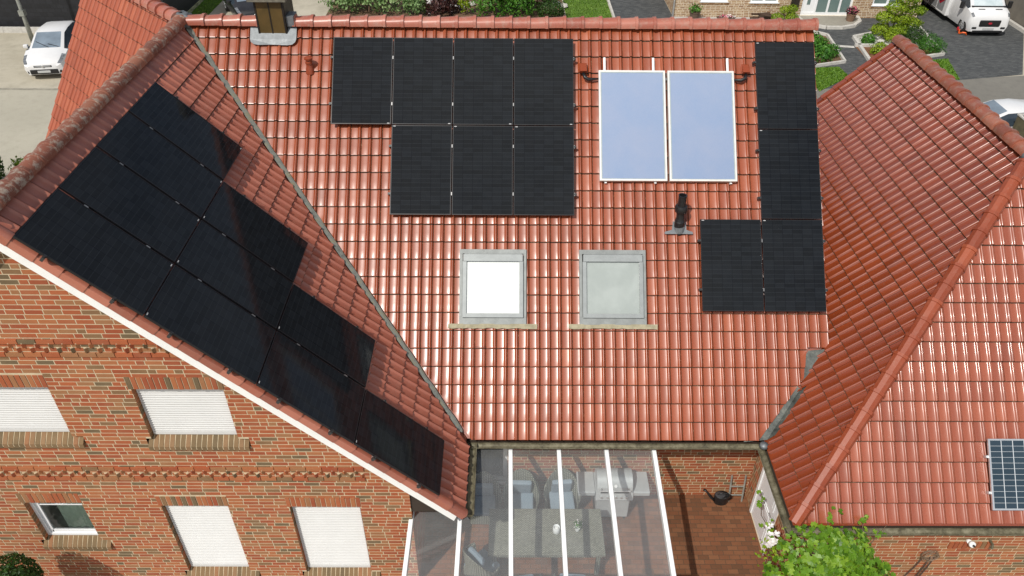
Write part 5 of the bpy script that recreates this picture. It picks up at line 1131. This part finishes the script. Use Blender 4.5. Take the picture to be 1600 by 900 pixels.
d = bpy.data.objects.new('door', None); COL.objects.link(d); d.parent = nb; d.location = V3((ND[0], NY, ND[2])) - nb.location; y = NY + .06; mb = MB(); xs = [ND[0], 15.42, 16.0, 16.55, 17.1, ND[1]]
for x in (ND[0], 15.85, 16.48, 17.08, ND[1] - .1): mb.box((x, y, ND[2]), (x + .1, y + .07, ND[3]))
mb.box((ND[0], y - .004, ND[2]), (ND[1], y + .074, ND[2] + .14)); mb.box((ND[0], y - .004, ND[3] - .1), (ND[1], y + .074, ND[3])); obj('frame', mb, M['pvc'], d)
mb = MB(); mb.box((ND[0] + .1, y + .02, ND[2] + .14), (15.85, y + .06, ND[3] - .1)); obj('leaf', mb, M['pvc'], d)
mb = MB(); mb.box((15.42, y + .005, .65), (15.58, y + .02, 2.0)); mb.poly([(15.95, y + .03, .26), (17.65, y + .03, .26), (17.65, y + .03, 2.15), (15.95, y + .03, 2.15)]); t = NT('teal_door_glass'); t.bsdf((.14, .20, .19), .08, 0, None, .6); obj('pane', mb, t.mat, d)
mb = MB(); mb.tube([(8.56, 39.94, 0), (8.56, 39.94, 2.7)], .045, 8); obj('downpipe', mb, M['silver'], nb)
mb = MB(); mb.rbox((14.55, 39.88, .50), (14.95, 40.0, 1.15), .02); mb.box((14.57, 39.86, 1.0), (14.93, 39.88, 1.04)); obj('letter_box', mb, plain('dark_brown_metal', (.035, .028, .022), .4, .3), nb)
mb = MB(); pts = [(15.0, 40.0), (15.05, 39.2), (15.35, 38.7), (16.0, 38.3), (16.8, 38.3), (17.5, 38.6), (18.0, 39.2), (18.15, 40.0)]
mb.loft([[(x, y, 0) for x, y in pts], [(x, y, .11) for x, y in pts]], closed=True); mb.poly([(x, y, .11) for x, y in pts]); obj('landing', mb, ground_mat('grey_landing', (.27, .25, .21), (.33, .31, .26), (.2, .19, .16)), nb)
kerb('step_kerb', pts[0:], 'curved pale stone edge of the doorstep landing', h=.14, w=.2)
bw = thing('boundary_wall', 'grey brown rendered wall beside the parked motorhome', 'wall', (27, 44, 0))
mb = MB(); mb.box((25.95, 36, 0), (26.15, 56, 2.4)); obj('render', mb, plain('grey_brown_render', (.20, .18, .15), .85, 0, .15, 2), bw); mb = MB(); mb.box((25.90, 38.2, 0), (25.95, 38.32, 2.45)); obj('post', mb, M['black'], bw)
# pots and planters at the neighbour's wall
def pot(x, y, r_, h, pm_, lm, lb, flowers=0, z=0):
    p = thing('plant_pot', lb, 'plant pot', (x, y, z)); mb = MB(); mb.lathe([(r_ * .75, 0), (r_, h * .9), (r_ * 1.08, h * .92), (r_ * 1.08, h), (r_ * .9, h), (r_ * .85, h * .85), (0, h * .85)], (x, y, z), 14); obj('pot', mb, pm_, p, sharp=50)
    obj('foliage', leaves_mb(220, lambda r: blob((x, y, z + h + r_ * .5), (r_ * 1.2, r_ * 1.1, r_ * .8), r), .1, int(x * 7)), LF[lm], p)
    if flowers: obj('blossom', leaves_mb(flowers, lambda r: blob((x, y, z + h + r_ * .7), (r_ * 1.2, r_ * 1.1, r_ * .8), r, .1, .98), .09, 9), LF['pink'], p)
br_ = plain('brown_pot', (.10, .065, .045), .7)
pot(9.6, 39.55, .27, .42, br_, 'green', 'dark brown pot with a green plant at the house corner'); pot(17.5, 39.25, .24, .36, plain('terracotta_pot', (.20, .12, .075), .8), 'dark_red', 'wooden tub with pink flowers on the doorstep', 60, .11)
pl = thing('planter_bowl', 'flat dark bowl planter with red and white flowers against the pale wall', 'planter', (11.2, 39.4, 0)); mb = MB(); S = Matrix.Translation((11.2, 39.4, 0)) @ Matrix.Diagonal((1.5, .8, 1, 1)); mb.lathe([(.2, 0), (.32, .16), (.34, .2), (.28, .18), (0, .16)], (0, 0, 0), 16, S); obj('bowl', mb, br_, pl); obj('blossom', leaves_mb(50, lambda r: blob((11.2, 39.4, .24), (.35, .2, .08), r), .09, 3), LF['pink'], pl); obj('foliage', leaves_mb(60, lambda r: blob((11.35, 39.4, .22), (.35, .2, .08), r), .1, 4), LF['petal'], pl)
wp = thing('wood_stump_planter', 'dark brown rough wooden planter beside the pale brick wall', 'planter', (13.0, 39.5, 0)); mb = MB(); rg = random.Random(6)
for k in range(14): x = 13.0 + rg.uniform(-.4, .4); y = 39.5 + rg.uniform(-.12, .12); z = .08 + .30 * rg.random(); a = rg.uniform(-.25, .25); mb.tube([(x - .3, y - .3 * a, z), (x + .3, y + .3 * a, z + rg.uniform(-.08, .1))], .05, 6)
obj('bark', mb, plain('dark_bark', (.06, .035, .022), .9), wp)
# street lamp pole
sp = thing('street_pole', 'slim grey street pole leaning past the white hatchback', 'pole', (-22.2, 35.6, 0)); mb = MB(); mb.tube([(-22.2, 35.6, 0), (-22.2, 35.6, 1.2), (-22.2, 35.6, 6)], [.11, .085, .06], 12); obj('mast', mb, M['zinc'], sp, smooth=True)
mb = MB(); mb.box((-22.45, 35.5, 2.35), (-22.1, 35.7, 2.62)); obj('sign_bracket', mb, M['zinc'], sp); mb = MB(); mb.box((-22.32, 35.48, 1.25), (-22.08, 35.72, 1.5)); obj('access_box', mb, M['zinc'], sp)
#PART3
# ================================================================== VEHICLES (local: front at y=0 facing -Y)
M['paint'] = plain('white_car_paint', (.68, .68, .68), .22, 0, .02, 3, .6)
M['paint_dark'] = plain('black_car_paint', (.02, .02, .022), .2, 0, .1, 3, .6)
M['car_glass'] = plain('dark_car_glass', (.03, .042, .055), .06, 0, .2, 2, .7)
M['ws_glass'] = plain('windscreen_glass', (.17, .21, .25), .08, 0, .3, 1.2, .7)
M['tyre'] = plain('tyre_rubber', (.015, .015, .015), .8, 0, .2, 9)
M['lampglass'] = plain('headlamp_glass', (.20, .21, .22), .12, .3, .5, 9)
M['plate'] = plain('white_number_plate', (.48, .49, .49), .4, 0, .1, 30)
def body_loft(st, part_of):
    out = {}; rings = []
    for (y, zb, wb, zm, wm, zs, ws, zr, wr) in st:
        h = [(wb, zb), (wm, zm), (ws, zs), (wr, zr - .055), (wr * .82, zr)]
        rings.append([(x, y, z) for x, z in h] + [(-x, y, z) for x, z in reversed(h)])
    def mbp(n): return out.setdefault(n, MB())
    for i in range(len(rings) - 1):
        for k in range(10):
            k2 = (k + 1) % 10; mb = mbp(part_of(i, k)); mb.poly([rings[i][k], rings[i][k2], rings[i + 1][k2], rings[i + 1][k]])
    mbp('body').poly(list(reversed(rings[0]))); mbp('body').poly(rings[-1])
    return out
def weld(o):
    bm = bmesh.new(); bm.from_mesh(o.data); bmesh.ops.remove_doubles(bm, verts=bm.verts[:], dist=.0008); bmesh.ops.recalc_face_normals(bm, faces=bm.faces[:]); bm.to_mesh(o.data); bm.free(); o.data.shade_smooth(); o.data.set_sharp_from_angle(angle=R(38)); return o
def wheel(parent, x, y, r=.31, w=.2):
    wh = bpy.data.objects.new('wheel', None); COL.objects.link(wh); wh.parent = parent; wh.location = (x, y, r)
    Mx = Matrix.Rotation(R(90), 4, 'Y'); mb = MB(); mb.lathe([(r * .62, -w / 2), (r * .93, -w / 2), (r, -w / 2 + .03), (r, w / 2 - .03), (r * .93, w / 2), (r * .62, w / 2)], (0, 0, 0), 24, Mx, cap=False); obj('tyre', mb, M['tyre'], wh, world=False, smooth=True)
    mb = MB(); mb.lathe([(0, -w / 2 + .03), (r * .62, -w / 2 + .01), (r * .62, w / 2 - .01), (0, w / 2 - .03)], (0, 0, 0), 20, Mx)
    for k in range(5):
        for s in (-1, 1):
            a = k * 1.2566; q = Mx @ Matrix.Rotation(a, 4, 'Z'); mb.box((-.028, .03, s * w / 2 - .022), (.028, r * .6, s * w / 2 + .004), q)
    obj('rim', mb, M['silver'], wh, world=False)
    mb = MB(); mb.lathe([(r * 1.13, -.012), (r * 1.13, .012)], (0, 0, 0), 22, Mx); o = obj('wheel_arch', mb, M['tyre'], parent, world=False); o.location = (x - math.copysign(w / 2 - .035, x), y, r); return wh
def hatchback(label, loc, rz, paint):
    c = thing('parked_car', label, 'car', loc, (0, 0, rz))
    st = [(0, .26, .50, .44, .60, .60, .58, .65, .46), (.07, .22, .66, .46, .76, .66, .72, .74, .58), (.28, .2, .74, .5, .84, .77, .79, .86, .66), (.62, .2, .77, .55, .865, .87, .82, .96, .68), (.98, .2, .78, .55, .875, .95, .84, 1.04, .70), (1.82, .2, .78, .55, .875, .99, .84, 1.43, .60), (2.35, .2, .78, .55, .875, 1.01, .84, 1.48, .60), (3.1, .2, .78, .55, .875, 1.04, .82, 1.44, .57), (3.55, .22, .77, .55, .86, 1.06, .79, 1.33, .53), (3.88, .26, .70, .58, .78, .98, .70, 1.03, .58), (4.0, .32, .6, .6, .68, .86, .6, .92, .5)]
    def part(i, k):
        if i == 4 and k == 4: return 'windscreen'
        if 4 <= i <= 7 and k in (2, 6): return 'side_window' + '#' * (k // 4)
        if i == 8 and k == 4: return 'rear_window'
        if i in (1, 2) and k in (2, 6): return 'headlight' + '#' * (k // 4)
        return 'body'
    d = body_loft(st, part); mats = {'body': paint, 'windscreen': M['ws_glass'], 'side_window': M['car_glass'], 'rear_window': M['car_glass'], 'headlight': M['lampglass']}
    for n, mb in d.items(): n = n.strip('#'); weld(obj(n, mb, mats[n], c, world=False))
    for x in (-.76, .76):
        for y in (.72, 3.22): wheel(c, x, y)
    for s in (-1, 1):
        mb = MB(); mb.rbox((s * .93 - .10, 1.28, .94), (s * .93 + .10, 1.42, 1.09), .04); obj('mirror', mb, paint, c, world=False)
        mb = MB(); mb.rbox((s * .60 - .075, .02, .30), (s * .60 + .075, .12, .42), .03); obj('fog_light', mb, M['black'], c, world=False)
        mb = MB(); mb.tube([(s * .865, 1.32, .62), (s * .86, 1.32, .97)], .006, 5); mb.tube([(s * .873, 2.5, .45), (s * .868, 2.5, .99)], .006, 5); obj('door_seam', mb, M['tyre'], c, world=False)
        mb = MB(); mb.box((s * .56 - .1, 3.86, .72), (s * .56 + .1, 3.95, .98)); obj('tail_light', mb, plain('red_lamp', (.35, .02, .02), .2), c, world=False)
    mb = MB(); mb.rbox((-.56, -.03, .27), (.56, .06, .47), .04); mb.rbox((-.36, -.012, .555), (.36, .05, .635), .02); obj('grille', mb, M['black'], c, world=False)
    mb = MB(); mb.rbox((-.32, -.022, .585), (.32, .05, .612), .010); mb.lathe([(.055, 0), (.045, .012), (0, .014)], (0, 0, 0), 14, Matrix.Translation((0, -.02, .605)) @ Matrix.Rotation(R(90), 4, 'X')); obj('badge_bar', mb, M['silver'], c, world=False)
    mb = MB(); mb.box((-.25, -.040, .335), (.25, -.031, .43)); obj('number_plate', mb, M['plate'], c, world=False)
    mb = MB(); mb.tube([(.1, .98, 1.055), (-.45, 1.30, 1.21)], .012, 5); mb.tube([(.5, 1.0, 1.06), (.05, 1.16, 1.145)], .012, 5); obj('wiper', mb, M['black'], c, world=False)
    return c
hatchback('small white hatchback parked beside the grey pole, facing the street', (-19.42, 31.15, .004), R(9), M['paint'])
hatchback('white car on the street partly hidden behind the annex ridge', (16.1, 26.0, .01), R(-90), M['paint'])
hatchback('black car in the yard almost hidden behind the chimney', (-12.3, 37.9, 0), R(28), M['paint_dark'])
# motorhome
mh = thing('motorhome', 'large white motorhome with black grille parked on the dark driveway', 'motorhome', (23.5, 37.3, .01))
st = [(0, .26, .80, .5, .90, .76, .86, .86, .74), (.07, .24, .88, .6, .97, .92, .91, 1.02, .80), (.26, .24, .92, .65, 1.01, 1.06, .95, 1.16, .84), (.62, .24, .92, .65, 1.02, 1.18, .97, 1.29, .86), (1.55, .24, .92, .65, 1.02, 1.30, .97, 2.12, .78), (2.5, .24, .92, .65, 1.02, 1.36, .97, 2.3, .78)]
def part(i, k):
    if i == 3 and k == 4: return 'windscreen'
    if i in (3, 4) and k in (2, 6): return 'side_window' + '#' * (k // 4)
    if i == 1 and k in (2, 6): return 'headlight' + '#' * (k // 4)
    return 'cab'
d = body_loft(st, lambda i, k: {'cab': 'body'}.get(part(i, k), part(i, k)))
t = NT('silver_screen_cover'); t.bsdf(t.ramp(t.noise(1.5, 3), [(.4, (.42, .50, .52)), (.6, (.55, .62, .64))]), .15, 0, None, .6)
for n, mb in d.items(): n = n.strip('#'); weld(obj(n, mb, {'body': M['paint'], 'windscreen': t.mat, 'side_window': M['car_glass'], 'headlight': M['lampglass']}[n], mh, world=False))
for x in (-.88, .88):
    for y in (.62, 4.6): wheel(mh, x, y, .36, .24)
mb = MB(); mb.rbox((-1.13, 2.15, .30), (1.13, 6.3, 2.8), .05); obj('living_box', mb, M['paint'], mh, world=False)
mb = MB(); mb.box((-1.136, 2.5, .42), (-1.130, 6.0, 1.25)); obj('side_band', mb, plain('grey_side_band', (.24, .245, .25), .4), mh, world=False)
mb = MB()
for (y0, y1, z0, z1) in ((3.2, 3.23, .36, 1.9), (4.1, 4.13, .36, 1.9), (3.2, 4.13, .36, .40), (2.5, 6.0, .36, .41)): mb.box((-1.142, y0, z0), (-1.136, y1, z1))
obj('door_outline', mb, M['white'], mh, world=False)
hexa_ = lambda r_, x: [(x, 2.95 + r_ * math.cos(R(a)) * .8, 1.22 + r_ * math.sin(R(a))) for a in range(30, 390, 60)]
red = plain('dark_red_decal', (.36, .012, .03), .35)
mb = MB(); mb.loft([hexa_(.52, -1.137), hexa_(.52, -1.146)], cap=True); em = obj('emblem', mb, red, mh, world=False)
mb = MB(); mb.loft([hexa_(.40, -1.146), hexa_(.40, -1.152)], cap=True); obj('emblem_core', mb, M['black'], em, world=False)
mb = MB(); mb.box((-1.156, 2.80, 1.05), (-1.152, 3.1, 1.4)); obj('emblem_mark', mb, M['white'], em, world=False)
mb = MB(); mb.rbox((-.54, -.03, .48), (.54, .09, .82), .07); mb.v = [(x * (1 - .1 * (.8 - z)), y, z) for x, y, z in mb.v]
for z in (.56, .65, .74): mb.box((-.46, -.036, z - .010), (.46, -.028, z + .010))
obj('grille', mb, M['black'], mh, world=False)
mb = MB(); mb.lathe([(.085, 0), (.08, .014), (0, .018)], (0, 0, 0), 18, Matrix.Translation((0, -.036, .66)) @ Matrix.Diagonal((1.15, 1, .62, 1)) @ Matrix.Rotation(R(90), 4, 'X')); obj('badge', mb, red, mh, world=False)
mb = MB(); mb.rbox((-.75, -.01, .20), (.75, .2, .32), .03); obj('lower_bumper', mb, M['black'], mh, world=False)
mb = MB(); mb.box((-.27, -.02, .35), (.27, -.0, .45)); obj('number_plate', mb, M['plate'], mh, world=False)
for s in (-1, 1):
    mb = MB(); mb.rbox((s * .70 - .12, -.02, .38), (s * .70 + .12, .10, .48), .03); obj('fog_light', mb, M['black'], mh, world=False)
    mb = MB(); mb.rbox((s * 1.17 - .10, .80, 1.12), (s * 1.17 + .10, .92, 1.46), .04); mb.tube([(s * 1.0, .87, 1.2), (s * 1.1, .87, 1.25)], .03, 6); obj('mirror', mb, M['black'], mh, world=False)
    mb = MB(); mb.box((s * .42 - .16, .36, 1.185), (s * .42 + .16, .41, 1.225)); obj('hood_vent', mb, M['black'], mh, world=False)
mb = MB(); mb.box((-.82, .54, 1.262), (.82, .66, 1.305)); obj('cowl', mb, M['black'], mh, world=False)
wcl = thing('wheel_clamp', 'orange red wheel clamp on the front tyre of the motorhome', 'wheel clamp', (22.5, 37.75, .01)); org = plain('orange_steel', (.75, .12, .02), .4)
mb = MB(); mb.tube([(22.40, 37.66, .05), (22.46, 37.52, .14), (22.58, 37.46, .14), (22.66, 37.5, .04)], .035, 8); mb.tube([(22.40, 37.72, .03), (22.38, 37.74, .22)], .035, 8); obj('claw', mb, org, wcl)
mb = MB(); mb.lathe([(.09, 0), (.09, .02), (0, .022)], (0, 0, 0), 14, Matrix.Translation((22.33, 37.80, .24)) @ Matrix.Rotation(R(-90), 4, 'Y')); obj('disc', mb, plain('red_plastic', (.6, .015, .03), .4), wcl)
# open trailer
tr = thing('open_trailer', 'open trailer with mossy sides and pale rims in front of the street car', 'trailer', (19.1, 24.1, .01)); ms = plain('mossy_board', (.10, .085, .045), .85, 0, .4, 5); x0, x1, y0, y1, z0, z1 = 17.95, 20.3, 23.2, 24.95, .45, 1.55
mb = MB(); mb.box((x0, y0, z0), (x1, y1, z0 + .05))
for lo, hi in (((x0, y0, z0), (x0 + .05, y1, z1)), ((x1 - .05, y0, z0), (x1, y1, z1)), ((x0 + .05, y0, z0), (x1 - .05, y0 + .05, z1)), ((x0 + .05, y1 - .05, z0), (x1 - .05, y1, z1))): mb.box(lo, hi)
obj('side_board', mb, ms, tr)
mb = MB()
for lo, hi in (((x0 - .02, y0 - .02, z1), (x0 + .06, y1 + .02, z1 + .05)), ((x1 - .06, y0 - .02, z1), (x1 + .02, y1 + .02, z1 + .05)), ((x0 + .06, y0 - .02, z1), (x1 - .06, y0 + .06, z1 + .05)), ((x0 + .06, y1 - .06, z1), (x1 - .06, y1 + .02, z1 + .05))): mb.box(lo, hi)
obj('rim', mb, M['kerb'], tr)
for x in (18.8, 19.5):
    for y in (23.1, 25.05): mb = MB(); mb.lathe([(.1, -.08), (.3, -.08), (.3, .08), (.1, .08)], (0, 0, 0), 18, Matrix.Translation((x, y, .31)) @ Matrix.Rotation(R(90), 4, 'X')); obj('wheel', mb, M['tyre'], tr)

# ================================================================== LIGHT, SKY, CAMERA
S = V3((-.47, -.67, 1.0)).normalized(); EL = math.asin(S.z); AZ = math.atan2(S.x, S.y)
W = bpy.data.worlds.new('World'); scn.world = W; W.use_nodes = True; nt = W.node_tree; nt.nodes.clear()
out = nt.nodes.new('ShaderNodeOutputWorld'); bg = nt.nodes.new('ShaderNodeBackground'); sky = nt.nodes.new('ShaderNodeTexSky'); sky.sky_type = 'NISHITA'
sky.sun_disc = False; sky.sun_elevation = EL; sky.sun_rotation = AZ % (2 * math.pi); sky.altitude = 50; sky.air_density = 1.0; sky.dust_density = 1.6; sky.ozone_density = 1.0
tc = nt.nodes.new('ShaderNodeTexCoord'); mp = nt.nodes.new('ShaderNodeMapping'); mp.inputs['Scale'].default_value = (1, 1, 2.2); mp.inputs['Location'].default_value = (.3, 1.1, 0); nt.links.new(tc.outputs['Generated'], mp.inputs[0])
nz = nt.nodes.new('ShaderNodeTexNoise'); nz.inputs['Scale'].default_value = 1.9; nz.inputs['Detail'].default_value = 7; nz.inputs['Roughness'].default_value = .58; nt.links.new(mp.outputs[0], nz.inputs['Vector'])
cr_ = nt.nodes.new('ShaderNodeValToRGB'); cr_.color_ramp.elements[0].position = .40; cr_.color_ramp.elements[1].position = .60; nt.links.new(nz.outputs['Fac'], cr_.inputs[0])
mx = nt.nodes.new('ShaderNodeMix'); mx.data_type = 'RGBA'; sx_ = nt.nodes.new('ShaderNodeSeparateXYZ'); nt.links.new(tc.outputs['Generated'], sx_.inputs[0])
mr_ = nt.nodes.new('ShaderNodeMapRange'); mr_.interpolation_type = 'SMOOTHSTEP'; mr_.inputs['From Min'].default_value = .35; mr_.inputs['From Max'].default_value = -.35; mr_.inputs['To Min'].default_value = .22; nt.links.new(sx_.outputs['Y'], mr_.inputs[0])
mm_ = nt.nodes.new('ShaderNodeMath'); mm_.operation = 'MULTIPLY'; nt.links.new(cr_.outputs[0], mm_.inputs[0]); nt.links.new(mr_.outputs[0], mm_.inputs[1]); nt.links.new(mm_.outputs[0], mx.inputs[0]); nt.links.new(sky.outputs[0], mx.inputs[6]); mx.inputs[7].default_value = (14, 13.9, 13.7, 1)
nt.links.new(mx.outputs[2], bg.inputs['Color']); bg.inputs['Strength'].default_value = .08; nt.links.new(bg.outputs[0], out.inputs['Surface'])
sl = bpy.data.lights.new('sun', 'SUN'); sl.energy = 3.6; sl.angle = R(.53); sl.color = (1, .955, .88); so = bpy.data.objects.new('sun', sl); COL.objects.link(so); so.location = S * 60; so.rotation_euler = (-S).to_track_quat('-Z', 'Y').to_euler()
cam = bpy.data.cameras.new('camera'); cam.sensor_width = 36; cam.lens = 26.9334; cam.clip_start = .1; cam.clip_end = 1200; co = bpy.data.objects.new('camera', cam); COL.objects.link(co)
r_ = V3((0.9999533503, -0.0037575493, 0.0088981993)); u_ = V3((-0.0047682122, 0.6091248088, 0.7930600428)); f_ = V3((0.0084000762, 0.7930654753, -0.6090784765))
co.matrix_world = Matrix(((r_.x, u_.x, -f_.x, 0), (r_.y, u_.y, -f_.y, 0), (r_.z, u_.z, -f_.z, 12.95), (0, 0, 0, 1)))
scn.camera = co
scn.view_settings.view_transform = 'Standard'; scn.view_settings.look = 'None'; scn.view_settings.exposure = 0.03; scn.view_settings.gamma = 1; scn.view_settings.use_curve_mapping = False
scn.cycles.use_denoising = True; scn.cycles.max_bounces = 8; scn.cycles.transparent_max_bounces = 12; scn.cycles.caustics_reflective = False; scn.cycles.caustics_refractive = False; scn.cycles.sample_clamp_indirect = 6
